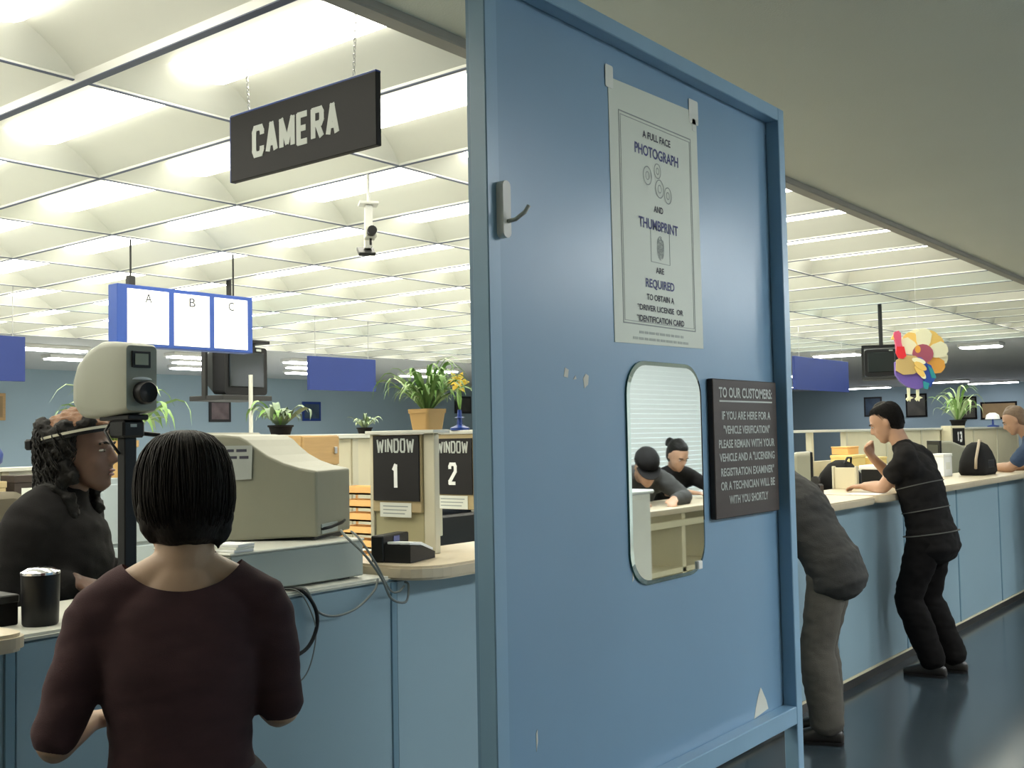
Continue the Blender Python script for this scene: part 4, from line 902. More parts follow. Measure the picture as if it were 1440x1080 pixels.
MB().lathe([(0.08, 0), (0.08, 0.015), (0.015, 0.03), (0.012, 0.12)], 14).build('base', signedge, wl, 'auto')
MB().lathe([(0.10, 0.11), (0.085, 0.17), (0.04, 0.20)], 16).build('shade', whiteletter, wl, 'auto')
pt = empty('paper_sheets', (-2.52, 6.86, 1.1655), 'white paper sheets under the hand of the man in black', 'papers')
MB().box(-0.105, 0.105, -0.10, 0.10, 0, 0.001).build('sheet', paper, pt)
MB().box(-0.105, 0.105, -0.10, 0.10, 0.001, 0.002, 0, Matrix.Rotation(0.12, 4, 'Z')).build('sheet', whiteletter, pt)

# ================================================================== THE WRITING DESK SEEN IN THE MIRROR
wdk = empty('writing_desk', (1.50, 6.95, 0), 'standing-height cream writing desk with open cubbies on the waiting side', 'desk')
MB().box(-0.28, 0.28, -0.95, 0.95, 1.03, 1.07, 0.004).build('top', laminate, wdk)
for yy in (-0.92, -0.35, 0.28, 0.90):
    MB().box(-0.25, 0.25, yy - 0.025, yy + 0.025, 0.0, 1.03, 0.002).build('upright', cream, wdk)
for zz in (0.12, 0.62):
    MB().box(-0.25, 0.25, -0.95, 0.95, zz, zz + 0.035, 0.002).build('shelf', cream, wdk)
MB().box(-0.27, -0.24, -0.95, 0.95, 0.94, 0.985, 0.002).build('apron', cream, wdk)
wc = empty('white_cabinet', (1.30, 5.62, 0), 'plain white cabinet at the end of the writing desk', 'cabinet')
MB().box(-0.18, 0.20, -0.20, 0.33, 0.0, 1.20, 0.006).build('body', white, wc)
MB().box(-0.20, 0.22, -0.22, 0.35, 1.20, 1.225, 0.008).build('top', whiteletter, wc)
MB().box(-0.188, -0.18, -0.18, 0.31, 0.05, 1.17, 0.003).build('door', white, wc)


# ================================================================== PEOPLE
def V(*a): return Vector(a)
class Fig:
    """closed lofts collected for one voxel-joined surface"""
    def __init__(s): s.mb = MB()
    def loft(s, rings, n=22, ex=2.0):
        """rings: (centre, lateral, front, half width, half depth); rounded ends are added"""
        R = []
        def ring(c, l, f, a, b):
            out = []
            for k in range(n):
                t = 2 * math.pi * k / n; ct, st_ = math.cos(t), math.sin(t)
                out.append(c + l * (a * math.copysign(abs(ct) ** (2 / ex), ct)) + f * (b * math.copysign(abs(st_) ** (2 / ex), st_)))
            return out
        c0, l0, f0_, a0, b0 = rings[0]; c1, l1, f1, a1, b1 = rings[-1]
        d0 = (rings[0][0] - rings[1][0]).normalized(); d1 = (rings[-1][0] - rings[-2][0]).normalized()
        q = 0.55
        R.append(ring(c0 + d0 * min(a0, b0) * q, l0, f0_, a0 * 0.35, b0 * 0.35)); R.append(ring(c0 + d0 * min(a0, b0) * q * 0.75, l0, f0_, a0 * 0.72, b0 * 0.72))
        for r in rings: R.append(ring(*r))
        R.append(ring(c1 + d1 * min(a1, b1) * q * 0.75, l1, f1, a1 * 0.72, b1 * 0.72)); R.append(ring(c1 + d1 * min(a1, b1) * q, l1, f1, a1 * 0.35, b1 * 0.35))
        s.mb.rings(R); return s
    def limb(s, pts, rad, flat=1.0, side=None, n=18):
        """tapered limb through pts"""
        P = [Vector(p) for p in pts]; rings = []; prev = None; m = 5
        def cr(i, t, A):
            p0, p1, p2, p3 = A[max(i - 1, 0)], A[i], A[i + 1], A[min(i + 2, len(A) - 1)]
            return 0.5 * ((2 * p1) + (p2 - p0) * t + (2 * p0 - 5 * p1 + 4 * p2 - p3) * t * t + (3 * p1 - p0 - 3 * p2 + p3) * t ** 3)
        C = []; Rd = []
        for i in range(len(P) - 1):
            for k in range(m):
                C.append(P[i].lerp(P[i + 1], k / m) * 0.5 + cr(i, k / m, P) * 0.5); Rd.append(cr(i, k / m, rad))
        C.append(P[-1]); Rd.append(rad[-1])
        for i in range(len(C)):
            t = (C[min(i + 1, len(C) - 1)] - C[max(i - 1, 0)]).normalized()
            if prev is None:
                l = Vector(side) if side else t.orthogonal()
            else: l = prev
            l = (l - t * l.dot(t)).normalized(); prev = l; f = t.cross(l)
            rings.append((C[i], l, f, Rd[i], Rd[i] * flat))
        return s.loft(rings, n)
    def ell(s, c, r, M=None, seg=16):
        s.mb.ell((0, 0, 0), r[0], r[1], r[2], (Matrix.Translation(c) @ (M if M else Matrix())), seg, 10); return s
    def solid(s, vox, smooth=6, wr=0.0, ws=9.0, seed=0.0, cut=None):
        me = s.mb.mesh('raw'); ob = bpy.data.objects.new('raw', me); COL.objects.link(ob)
        md = ob.modifiers.new('r', 'REMESH'); md.mode = 'VOXEL'; md.voxel_size = vox
        m2 = ob.modifiers.new('s', 'SMOOTH'); m2.factor = 0.5; m2.iterations = smooth
        dg = bpy.context.evaluated_depsgraph_get(); dg.update()
        out = bpy.data.meshes.new_from_object(ob.evaluated_get(dg))
        bpy.data.objects.remove(ob); bpy.data.meshes.remove(me)
        if wr:
            nrm = [v.normal.copy() for v in out.vertices]
            for v, nn in zip(out.vertices, nrm):
                p = v.co * ws + Vector((seed, seed * 2, 0)); p.z *= 1.8
                k = mnoise.noise(p) + 0.5 * mnoise.noise(p * 2.3)
                v.co += nn * (wr * k)
        if cut:
            bm = bmesh.new(); bm.from_mesh(out)
            kill = [f for f in bm.faces if all(cut(v.co) < 0 for v in f.verts)]
            bmesh.ops.delete(bm, geom=kill, context='FACES')
            for _ in range(4):
                for v in bm.verts:
                    if v.is_boundary or cut(v.co) < 0:
                        g0 = cut(v.co); e = 1e-3
                        gr = Vector([(cut(v.co + d_) - g0) / e for d_ in (Vector((e, 0, 0)), Vector((0, e, 0)), Vector((0, 0, e)))])
                        if gr.length > 1e-6: v.co -= gr * (g0 / gr.length_squared) * 0.7
            bm.to_mesh(out); bm.free()
        out.polygons.foreach_set('use_smooth', [True] * len(out.polygons)); out.update()
        return out

def head_matrix(c, fwd, upd=(0, 0, 1)):
    f = Vector(fwd).normalized(); u = Vector(upd); u = (u - f * u.dot(f)).normalized(); r = f.cross(u)
    M = Matrix((r, f, u)).transposed().to_4x4(); M.translation = Vector(c); return M

HEADR = [(-0.112, 0.058, 0.020, 0.020), (-0.098, 0.047, 0.040, 0.042), (-0.075, 0.030, 0.054, 0.063), (-0.045, 0.014, 0.063, 0.084), (-0.010, 0.001, 0.069, 0.095),
         (0.030, -0.004, 0.0745, 0.099), (0.062, -0.008, 0.0735, 0.096), (0.090, -0.011, 0.061, 0.080), (0.108, -0.012, 0.038, 0.050)]
def add_head(F, M, s=1.0):
    X, Yv, Z = [M.to_3x3() @ Vector(e) for e in ((1, 0, 0), (0, 1, 0), (0, 0, 1))]
    L = lambda x, y, z: M @ Vector((x * s, y * s, z * s))
    F.loft([(L(0, cy, z), X, Yv, a * s, b * s) for z, cy, a, b in HEADR], 24)
    F.limb([L(0, 0.090, 0.022), L(0, 0.104, -0.008), L(0, 0.112, -0.028)], [0.009 * s, 0.0115 * s, 0.0145 * s], 1.0)
    for q in (-1, 1):
        F.ell(L(q * 0.0115, 0.102, -0.031), (0.008 * s, 0.009 * s, 0.007 * s))
        F.ell(L(q * 0.076, -0.012, -0.006), (0.007 * s, 0.020 * s, 0.032 * s), M.to_3x3().to_4x4() @ Matrix.Rotation(q * 0.35, 4, 'Z'))
        F.ell(L(q * 0.030, 0.089, 0.026), (0.022 * s, 0.010 * s, 0.007 * s), M.to_3x3().to_4x4())
        F.ell(L(q * 0.040, 0.066, -0.028), (0.018 * s, 0.016 * s, 0.018 * s), M.to_3x3().to_4x4())
    F.ell(L(0, 0.093, -0.056), (0.023 * s, 0.011 * s, 0.0065 * s), M.to_3x3().to_4x4())
    F.ell(L(0, 0.090, -0.069), (0.020 * s, 0.011 * s, 0.0075 * s), M.to_3x3().to_4x4())
    F.ell(L(0, 0.080, -0.098), (0.022 * s, 0.014 * s, 0.014 * s), M.to_3x3().to_4x4())

def face_parts(M, parent, s=1.0, brow=hairblack, lip=None):
    wm, im = mat('eye_white', (0.38, 0.36, 0.33), 0.4), mat('eye_iris', (0.03, 0.02, 0.012), 0.2)
    for q in (-1, 1):
        e = MB().ell((q * 0.031 * s, 0.0845 * s, 0.006 * s), 0.0125 * s, 0.009 * s, 0.0048 * s, M, 12, 8).build('eye', wm, parent, True)
        MB().ell((q * 0.031 * s, 0.0925 * s, 0.006 * s), 0.0052 * s, 0.0030 * s, 0.0052 * s, M, 10, 6).build('iris', im, e, True)
        MB().tube([M @ V(q * x * s, y * s, z * s) for x, y, z in ((0.014, 0.100, 0.026), (0.030, 0.0985, 0.031), (0.048, 0.084, 0.026))], 0.0035 * s, 6).build('eyebrow', brow, parent, True)
    if lip:
        MB().ell((0, 0.1015 * s, -0.0565 * s), 0.021 * s, 0.0035 * s, 0.005 * s, M, 12, 6).build('upper_lip', lip, parent, True)
        MB().ell((0, 0.099 * s, -0.069 * s), 0.018 * s, 0.0035 * s, 0.0055 * s, M, 12, 6).build('lower_lip', lip, parent, True)

def add_hand(F, wrist, d, nrm, side, s=1.0, curl=0.5, spread=0.06):
    """palm and five fingers. d: pointing direction, nrm: back-of-hand normal, side: +1 thumb on the d x nrm side"""
    d = Vector(d).normalized(); nrm = Vector(nrm); nrm = (nrm - d * nrm.dot(d)).normalized(); lat = d.cross(nrm) * side
    w = Vector(wrist)
    F.loft([(w + d * t * s, lat, nrm, a * s, b * s) for t, a, b in ((0.0, 0.026, 0.020), (0.03, 0.034, 0.017), (0.06, 0.040, 0.015), (0.088, 0.040, 0.012))], 16, 2.4)
    for off, L, r in ((0.030, 0.070, 0.0088), (0.010, 0.079, 0.0092), (-0.010, 0.073, 0.0088), (-0.029, 0.058, 0.0078)):
        p = w + d * 0.084 * s + lat * off * s; dirv = (d + lat * off * spread * 60 * 0.3).normalized(); pts = [p - d * 0.012 * s, p]; a = 0.0
        for q in (0.45, 0.32, 0.23):
            a += curl; v = dirv * math.cos(a) - nrm * math.sin(a); p = p + v * L * q * s; pts.append(p.copy())
        F.limb(pts, [r * s, r * s, r * s * 0.98, r * s * 0.9, r * s * 0.72], 1.0, n=10)
    p = w + d * 0.022 * s + lat * 0.026 * s; pts = [p]
    for q, (u, t_) in zip((0.034, 0.030, 0.024), ((0.75, 0.25), (0.95, 0.35), (1.0, 0.45))):
        v = (d * u + lat * (1.15 - u) - nrm * t_ * curl).normalized(); p = p + v * q * s; pts.append(p.copy())
    F.limb(pts, [0.012 * s, 0.0115 * s, 0.010 * s, 0.0078 * s], 1.0, n=10)

def figure(name, label, J, mats, sizes, vox=0.010, face=True, sleeve=1.0, coat_len=0.0, seed=1.0, neck_cut=None, hands=(), headM=None, hs=1.0, loose=1.0, lip=None, brow=hairblack, collar=False):
    """J: joints in the world. sleeve: part of the whole arm (0..2) covered."""
    skin, top, bottom, shoe = mats
    P, C_, N = V(*J['pelvis']), V(*J['chest']), V(*J['neck'])
    sh = [V(*J['shL']), V(*J['shR'])]; el = [V(*J['elL']), V(*J['elR'])]; wr = [V(*J['wrL']), V(*J['wrR'])]
    hp = [V(*J['hipL']), V(*J['hipR'])]; kn = [V(*J['knL']), V(*J['knR'])]; an = [V(*J['anL']), V(*J['anR'])]
    ls = (sh[1] - sh[0]).normalized(); lh = (hp[1] - hp[0]).normalized()
    z = sizes
    origin = V((an[0].x + an[1].x) / 2, (an[0].y + an[1].y) / 2, 0)
    dd = ((P - C_).normalized() + V(0, 0, -0.9)).normalized()
    spine = [P + dd * 0.09, P, P.lerp(C_, 0.45), C_, C_.lerp(N, 0.55), N + (N - C_).normalized() * 0.0]
    wid = [z['hip'] * 0.92, z['hip'], z['waist'], z['chest'], z['chest'] * 0.93, z['neck'] * 1.15]
    dep = [z['hipd'] * 0.9, z['hipd'], z['waistd'], z['chestd'], z['chestd'] * 0.82, z['neck'] * 1.05]
    def torso(F, g, i0=0, i1=6):
        S = []
        n = 4
        for i in range(i0, i1 - 1):
            for k in range(n):
                t = k / n; S.append((i, t))
        S.append((i1 - 2, 1.0)); rings = []
        for i, t in S:
            p0, p1, p2, p3 = spine[max(i - 1, 0)], spine[i], spine[i + 1], spine[min(i + 2, 5)]
            c = 0.5 * ((2 * p1) + (p2 - p0) * t + (2 * p0 - 5 * p1 + 4 * p2 - p3) * t * t + (3 * p1 - p0 - 3 * p2 + p3) * t ** 3)
            tt = t * t * (3 - 2 * t)
            u = (i + t) / 5.0; l = lh.lerp(ls, min(1, max(0, (u - 0.15) / 0.5))).normalized()
            tg = (p2 - p1).normalized(); l = (l - tg * l.dot(tg)).normalized(); f = tg.cross(l)
            rings.append((c, l, f, wid[i] + (wid[i + 1] - wid[i]) * tt + g, dep[i] + (dep[i + 1] - dep[i]) * tt + g))
        F.loft(rings, 28, 2.25)
        for q in range(2):   # shoulder girdle
            F.limb([N + (N - C_).normalized() * 0.015, N.lerp(sh[q], 0.55) + V(0, 0, 0.012), sh[q]], [z['neck'] * 0.80 + g, z['arm'] * 1.02 + g, z['arm'] * 1.08 + g])
            F.limb([C_.lerp(sh[q], 0.35), sh[q] - (N - C_).normalized() * 0.03], [z['chestd'] * 0.75 + g, z['arm'] * 1.1 + g])
    def arm(F, q, g, t1=2.0):
        A = [sh[q], sh[q].lerp(el[q], 0.45), el[q], el[q].lerp(wr[q], 0.35), wr[q]]; Rr = [z['arm'] * 1.08, z['arm'] * 0.95, z['arm'] * 0.76, z['arm'] * 0.72, z['arm'] * 0.50]
        pos = [0, 0.45, 1.0, 1.35, 2.0]
        if t1 < 2.0:
            pts = [(a_, r_) for a_, r_, p_ in zip(A, Rr, pos) if p_ < t1 - 0.05]
            k = max(i for i in range(5) if pos[i] < t1); k = min(k, 3); u = (t1 - pos[k]) / (pos[k + 1] - pos[k])
            pts.append((A[k].lerp(A[k + 1], u), Rr[k] + (Rr[k + 1] - Rr[k]) * u)); A = [p_[0] for p_ in pts]; Rr = [p_[1] for p_ in pts]
        F.limb(A, [r_ + g for r_ in Rr])
    def legs(F, g, t=1.0):
        for q in range(2):
            F.limb([hp[q] + V(0, 0, 0.01), hp[q].lerp(kn[q], 0.4), kn[q], kn[q].lerp(an[q], 0.3), an[q]],
                   [z['thigh'] + g, z['thigh'] * 0.92 + g, z['knee'] + g, z['knee'] * 0.96 + g * t, z['ankle'] + g * t])
    B = Fig(); torso(B, 0.0); legs(B, 0.0)
    for q in range(2): arm(B, q, 0.0)
    for (q, d, nn, sd, cu) in hands: add_hand(B, wr[q], d, nn, sd, z.get('hand', 1.0), cu)
    hM = headM; hc = hM.translation
    B.limb([N - (N - C_).normalized() * 0.03, N.lerp(hM @ V(0, -0.022, -0.06), 0.6), hM @ V(0, -0.020, -0.045)], [z['neck'] * 1.06, z['neck'], z['neck'] * 0.98])
    add_head(B, hM, hs)
    me = B.solid(vox * 0.8, 4); me.materials.append(skin); body = link(name, me); tag(body, label, 'person')
    if face: face_parts(hM, body, hs, brow, lip)
    S = Fig(); torso(S, 0.011 * loose, 0, 6)
    for q in range(2): arm(S, q, 0.010 * loose, sleeve if not isinstance(sleeve, tuple) else sleeve[q])
    if coat_len:
        d = dd; f = d.cross(lh)
        S.loft([(P - d * 0.03, lh, f, z['hip'] + 0.016 * loose, z['hipd'] + 0.016 * loose), (P + d * coat_len, lh, f, z['hip'] + 0.022 * loose, z['hipd'] + 0.022 * loose)], 26, 2.3)
    if collar:
        dn = (N - C_).normalized(); f = dn.cross(ls)
        S.loft([(N - dn * 0.01, ls, f, z['neck'] + 0.020, z['neck'] + 0.020), (N + dn * 0.045, ls, f, z['neck'] + 0.014, z['neck'] + 0.014)], 20)
    me = S.solid(vox, 6, 0.0045 * loose, 11.0, seed, neck_cut); me.materials.append(top); shirt = link('shirt', me, body)
    T = Fig(); legs(T, 0.012 * loose, 1.6)
    d = dd; f = d.cross(lh)
    T.loft([(P - d * 0.07, lh, f, z['hip'] * 0.97 + 0.004, z['hipd'] * 0.97 + 0.004), (P + d * 0.03, lh, f, z['hip'] + 0.008, z['hipd'] + 0.008), (P + d * 0.11, lh, f, z['hip'] * 0.95, z['hipd'] * 0.95)], 24, 2.2)
    me = T.solid(vox, 6, 0.005 * loose, 9.0, seed + 3); me.materials.append(bottom); link('trousers', me, body)
    for q in range(2):
        tv_ = V(*J['toe']); tv_ = V(tv_.x, tv_.y, 0).normalized(); sd = V(-tv_.y, tv_.x, 0); a_ = an[q]
        k = Fig(); up = V(0, 0, 1)
        k.loft([(V(a_.x, a_.y, 0) + tv_ * x + up * h_, sd, up, w_, h_ * 0.96) for x, w_, h_ in ((-0.065, 0.028, 0.036), (-0.03, 0.036, 0.050), (0.02, 0.040, 0.052), (0.08, 0.046, 0.040), (0.14, 0.046, 0.030), (0.175, 0.034, 0.024))], 18, 2.6)
        k.limb([V(a_.x, a_.y, 0.05), V(a_.x, a_.y, 0.10)], [0.044, 0.046])
        me = k.solid(0.008, 3); me.materials.append(shoe); so = link('shoe', me, body)
        MB().prism([(x, y) for x, y in rrect(0.262, 0.092, 0.04, 5)], 0.014, Matrix.Translation(V(a_.x, a_.y, 0) + tv_ * 0.055) @ Matrix((tv_, sd, up)).transposed().to_4x4()).build('sole', blackm, so)
    return body, shirt

def hair_cap(parent, M, m_, rings, cutf=None, vox=0.007, wr=0.003, extra=None, name='hair', strands=0, seed=3):
    F = Fig(); X, Yv, Z = [M.to_3x3() @ Vector(e) for e in ((1, 0, 0), (0, 1, 0), (0, 0, 1))]
    F.loft([(M @ V(0, cy, z), X, Yv, a, b) for z, cy, a, b in rings], 26)
    if extra: extra(F, M)
    Mi = M.inverted()
    me = F.solid(vox, 5, wr, 30.0, seed, (lambda p: cutf(Mi @ p)) if cutf else None); me.materials.append(m_)
    o = link(name, me, parent)
    if strands:
        rnd = random.Random(seed); st_ = MB(); tops = sorted(rings, key=lambda r: -r[0])
        zs = [r[0] for r in tops]
        for k in range(strands):
            th = rnd.random() * 6.283; pts = []; end = rnd.uniform(0.75, 1.04); dz = rnd.uniform(-0.004, 0.0035); tw = rnd.uniform(-0.25, 0.25)
            for j in range(11):
                u = j / 10 * end * (len(tops) - 1); i = min(int(u), len(tops) - 2); t = u - i
                r_ = [tops[i][q] + (tops[i + 1][q] - tops[i][q]) * t for q in range(4)]
                a = th + tw * u / len(tops)
                p = V(math.cos(a) * (r_[2] + 0.002 + dz), r_[1] + math.sin(a) * (r_[3] + 0.002 + dz), r_[0])
                if cutf and cutf(p) < 0: break
                pts.append(M @ p)
            if len(pts) > 3: st_.tube(pts, 0.0014, 4, 0.0007)
        tag(st_.build(name + '_strands', m_, parent, True), kind='stuff')
    return o

# ---- woman in the maroon top, seen from behind (local: s right, u forward, z up)
WO = V(-1.70, 1.165, 0); WF = V(-0.826, 0.564, 0); WR = V(0.564, 0.826, 0)
def wl_(s, u, z_): return tuple(WO + WR * s + WF * u + V(0, 0, z_))
hM = head_matrix(wl_(0.006, 0.035, 1.467), WF + WR * (-0.10) + V(0, 0, -0.12))
wcut_c = V(*wl_(0.004, 0.0, 1.412)); 
def wcut(p):
    q = p - wcut_c; return (q.dot(WR) / 0.118) ** 2 + (q.dot(WF) / 0.16) ** 2 + (q.z / 0.107) ** 2 - 1.0
JW = dict(pelvis=wl_(0.0, 0.0, 0.90), chest=wl_(0.0, 0.0, 1.185), neck=wl_(0.004, -0.005, 1.345),
          shL=wl_(-0.146, 0.0, 1.272), shR=wl_(0.150, 0.0, 1.272), elL=wl_(-0.214, -0.015, 1.058), elR=wl_(0.178, -0.01, 1.078),
          wrL=wl_(-0.165, 0.165, 1.052), wrR=wl_(0.110, 0.19, 1.110), hipL=wl_(-0.085, 0, 0.86), hipR=wl_(0.085, 0, 0.86),
          knL=wl_(-0.09, 0.02, 0.47), knR=wl_(0.09, 0.02, 0.47), anL=wl_(-0.09, -0.01, 0.09), anR=wl_(0.09, 0.01, 0.09), toe=tuple(WF))
wb_, ws_ = figure('person', 'woman seen from behind in a maroon top with dark bobbed hair', JW, (skin_a, maroon, denimdark, leather),
    dict(hip=0.158, hipd=0.105, waist=0.113, waistd=0.086, chest=0.132, chestd=0.096, neck=0.053, arm=0.041, thigh=0.078, knee=0.052, ankle=0.036, hand=0.92),
    vox=0.007, sleeve=0.97, coat_len=0.11, seed=2.0, neck_cut=wcut, headM=hM, hs=0.98, loose=0.95,
    hands=[(0, tuple(WF * 0.45 + WR * 0.9), (0, 0, 1), -1, 0.40), (1, tuple(WF * 0.8 - WR * 0.6), (0, 0, 1), 1, 0.45)])
def wtail(F, M):
    F.limb([M @ V(0.058, -0.040, 0.0), M @ V(0.062, -0.045, -0.055), M @ V(0.050, -0.058, -0.094)], [0.030, 0.018, 0.003])
    F.limb([M @ V(-0.058, -0.040, 0.0), M @ V(-0.062, -0.040, -0.05), M @ V(-0.060, -0.046, -0.070)], [0.030, 0.020, 0.006])
bob = [(0.134, -0.014, 0.006, 0.008), (0.130, -0.014, 0.030, 0.040), (0.120, -0.014, 0.051, 0.066), (0.100, -0.013, 0.070, 0.090), (0.067, -0.012, 0.083, 0.106), (0.030, -0.012, 0.0875, 0.111), (-0.002, -0.016, 0.0865, 0.107), (-0.030, -0.022, 0.080, 0.096), (-0.046, -0.026, 0.070, 0.082)]
hair_cap(wb_, hM, hairdark, bob, lambda p: max(0.058 - p.y, 0.045 - 0 + p.z - 0.09) * 1.0, 0.006, 0.003, wtail, strands=900, seed=5)
pda = empty('handheld_device', wl_(-0.045, 0.225, 1.020), 'dark handheld gadget in the hand of the woman in maroon', 'gadget', math.atan2(WF.y, WF.x))
MB().box(-0.02, 0.09, -0.035, 0.035, -0.006, 0.010, 0.004).build('body', black, pda)
MB().box(0.0, 0.08, -0.028, 0.028, 0.010, 0.0115, 0.0).build('screen', screen_m, pda)

# ---- curly-haired woman behind the counter
CO = V(-3.19, 1.753, 0); CFw = V(0.80, 0.60, 0); CR = V(0.60, -0.80, 0)
def cl_(s, u, z_): return tuple(CO + CR * s + CFw * u + V(0, 0, z_))
hM2 = head_matrix(cl_(0.0, 0.062, 1.553), CFw + V(0, 0, 0.03) + CR * 0.06)
JC = dict(pelvis=cl_(0, -0.06, 0.93), chest=cl_(0, -0.02, 1.22), neck=cl_(0, 0.005, 1.405), shL=cl_(-0.175, -0.02, 1.335), shR=cl_(0.175, -0.02, 1.335),
          elL=cl_(-0.23, -0.04, 1.10), elR=cl_(0.23, -0.06, 1.10), wrL=cl_(-0.15, 0.14, 1.175), wrR=cl_(0.16, 0.12, 1.175),
          hipL=cl_(-0.09, -0.06, 0.90), hipR=cl_(0.09, -0.06, 0.90), knL=cl_(-0.10, -0.03, 0.48), knR=cl_(0.10, -0.03, 0.48), anL=cl_(-0.10, -0.07, 0.09), anR=cl_(0.10, -0.07, 0.09), toe=tuple(CFw))
lipm = mat('lip_brown', (0.16, 0.06, 0.055), 0.4)
cb_, cs_ = figure('person', 'curly-haired woman in a black jacket behind the counter', JC, (skin_b, blackcloth, blackpants, leather),
    dict(hip=0.20, hipd=0.15, waist=0.18, waistd=0.15, chest=0.19, chestd=0.155, neck=0.057, arm=0.064, thigh=0.09, knee=0.058, ankle=0.04), vox=0.009, sleeve=1.92, coat_len=0.08,
    seed=6.0, headM=hM2, loose=1.2, collar=True, lip=lipm,
    hands=[(0, (0.8, 0.4, -0.2), (0, 0, 1), -1, 0.4), (1, (0.8, 0.6, -0.2), (0, 0, 1), 1, 0.4)])
rnd = random.Random(11)
F = Fig()
for k in range(120):
    th = rnd.uniform(0.25 * math.pi + 0.35, 2.75 * math.pi - 0.75 - 0.35) ; zz = rnd.uniform(-0.20, 0.095)
    if -0.02 < 0: pass
    a = rnd.uniform(math.radians(128), math.radians(412)); rr = 0.098 if zz > -0.05 else 0.090
    back = math.sin(a)
    p = V(math.cos(a) * 0.082 if zz > -0.1 else math.cos(a) * 0.095, -0.022 + math.sin(a) * rr - (0.02 if zz < -0.08 else 0), zz)
    if p.y > 0.015 and zz < 0.07: p.y = 0.01 - rnd.random() * 0.05
    F.ell(hM2 @ p, (0.026, 0.026, 0.026), None, 8)
F.loft([(hM2 @ V(0, cy, z_), hM2.to_3x3() @ V(1, 0, 0), hM2.to_3x3() @ V(0, 1, 0), a_, b_) for z_, cy, a_, b_ in ((0.112, -0.015, 0.04, 0.05), (0.09, -0.02, 0.074, 0.085), (0.05, -0.035, 0.086, 0.085), (0.0, -0.045, 0.088, 0.075), (-0.08, -0.06, 0.092, 0.066), (-0.18, -0.07, 0.080, 0.05))], 20)
me = F.solid(0.008, 3, 0.008, 45.0, 1.0); me.materials.append(hairblack); link('hair', me, cb_)
st_ = MB()
for k in range(260):
    a = rnd.uniform(math.radians(150), math.radians(390)); z0 = rnd.uniform(-0.12, 0.09); r_ = 0.105
    if math.sin(a) > 0.1 and z0 < 0.03: continue
    base = V(math.cos(a) * r_ * 0.97, -0.03 + math.sin(a) * r_, z0); out = V(math.cos(a), math.sin(a), 0); ph = rnd.random() * 6
    st_.tube([hM2 @ (base + out * (0.006 * math.cos(ph + t * 0.9) + 0.004) + V(-out.y, out.x, 0) * 0.008 * math.sin(ph + t * 0.9) + V(0, 0, -0.008 * t)) for t in range(12)], 0.0022, 4)
tag(st_.build('hair_curls', hairblack, cb_, True), kind='stuff')
F = Fig()
for k in range(70):
    a = rnd.random() * 6.283; rr = math.sqrt(rnd.random()); p = V(math.cos(a) * rr * 0.072, -0.01 + math.sin(a) * rr * 0.088, 0.122 - 0.040 * rr * rr + rnd.uniform(-0.006, 0.008))
    F.ell(hM2 @ p, (0.020, 0.020, 0.016), None, 8)
F.loft([(hM2 @ V(0, -0.01, z_), hM2.to_3x3() @ V(1, 0, 0), hM2.to_3x3() @ V(0, 1, 0), a_, b_) for z_, a_, b_ in ((0.130, 0.03, 0.04), (0.112, 0.068, 0.088), (0.085, 0.085, 0.106))], 20)
me = F.solid(0.007, 2, 0.006, 50.0, 4.0); me.materials.append(hairred); o = link('hair_top', me, cb_); o['label'] = 'auburn top of the hair'
# head-band with pale stripe
def band(rx, ry, z0, tilt, a0, a1, h_, th, m_, nm):
    R = []
    for k in range(25):
        a = math.radians(a0 + (a1 - a0) * k / 24); c = V(math.cos(a) * rx, -0.012 + math.sin(a) * ry, z0 + tilt * math.sin(a)); n_ = V(math.cos(a), math.sin(a), 0)
        R.append([hM2 @ q for q in (c - n_ * th + V(0, 0, -h_), c + n_ * th + V(0, 0, -h_), c + n_ * th + V(0, 0, h_), c - n_ * th + V(0, 0, h_))])
    MB().rings(R).build(nm, m_, hb)
hb = empty('headband', tuple(hM2.translation), 'black headband with a pale stripe worn by the curly-haired woman', 'headband')
hb.location = (0, 0, 0)
band(0.103, 0.128, 0.056, 0.022, 0, 360, 0.010, 0.003, black, 'strap')
band(0.1065, 0.1315, 0.060, 0.022, -30, 75, 0.004, 0.0015, mat('stripe_grey', (0.50, 0.48, 0.38), 0.4), 'stripe')
MB().box(-0.05, 0.05, -0.158, -0.132, 0.018, 0.052, 0.006, hM2).build('buckle', black, hb)

# ---- man in black polo leaning on the counter
MYc = 7.10
hM3 = head_matrix((-2.445, 7.08, 1.625), (-0.86, -0.16, -0.42))
JM = dict(pelvis=(-2.19, 7.12, 0.90), chest=(-2.255, 7.12, 1.21), neck=(-2.335, 7.10, 1.435), shL=(-2.28, 6.93, 1.375), shR=(-2.28, 7.29, 1.375),
          elL=(-2.435, 6.95, 1.207), elR=(-2.46, 7.33, 1.207), wrL=(-2.595, 7.05, 1.205), wrR=(-2.575, 7.16, 1.395),
          hipL=(-2.20, 7.02, 0.87), hipR=(-2.20, 7.22, 0.87), knL=(-2.315, 7.00, 0.49), knR=(-2.27, 7.25, 0.48), anL=(-2.19, 7.06, 0.09), anR=(-2.12, 7.27, 0.09), toe=(-1, -0.15, 0))
mb_, ms_ = figure('person', 'man in a black striped polo shirt leaning on the counter', JM, (skin_c, blackcloth, blackpants, leather),
    dict(hip=0.165, hipd=0.125, waist=0.160, waistd=0.118, chest=0.175, chestd=0.125, neck=0.058, arm=0.056, thigh=0.092, knee=0.066, ankle=0.050), vox=0.011, sleeve=0.62, coat_len=0.10,
    seed=9.0, headM=hM3, loose=1.6, collar=True,
    hands=[(0, (-0.85, 0.3, -0.05), (0, 0, 1), 1, 0.25), (1, (-0.2, -0.45, 0.75), (-0.8, 0.2, 0.2), -1, 0.7)])
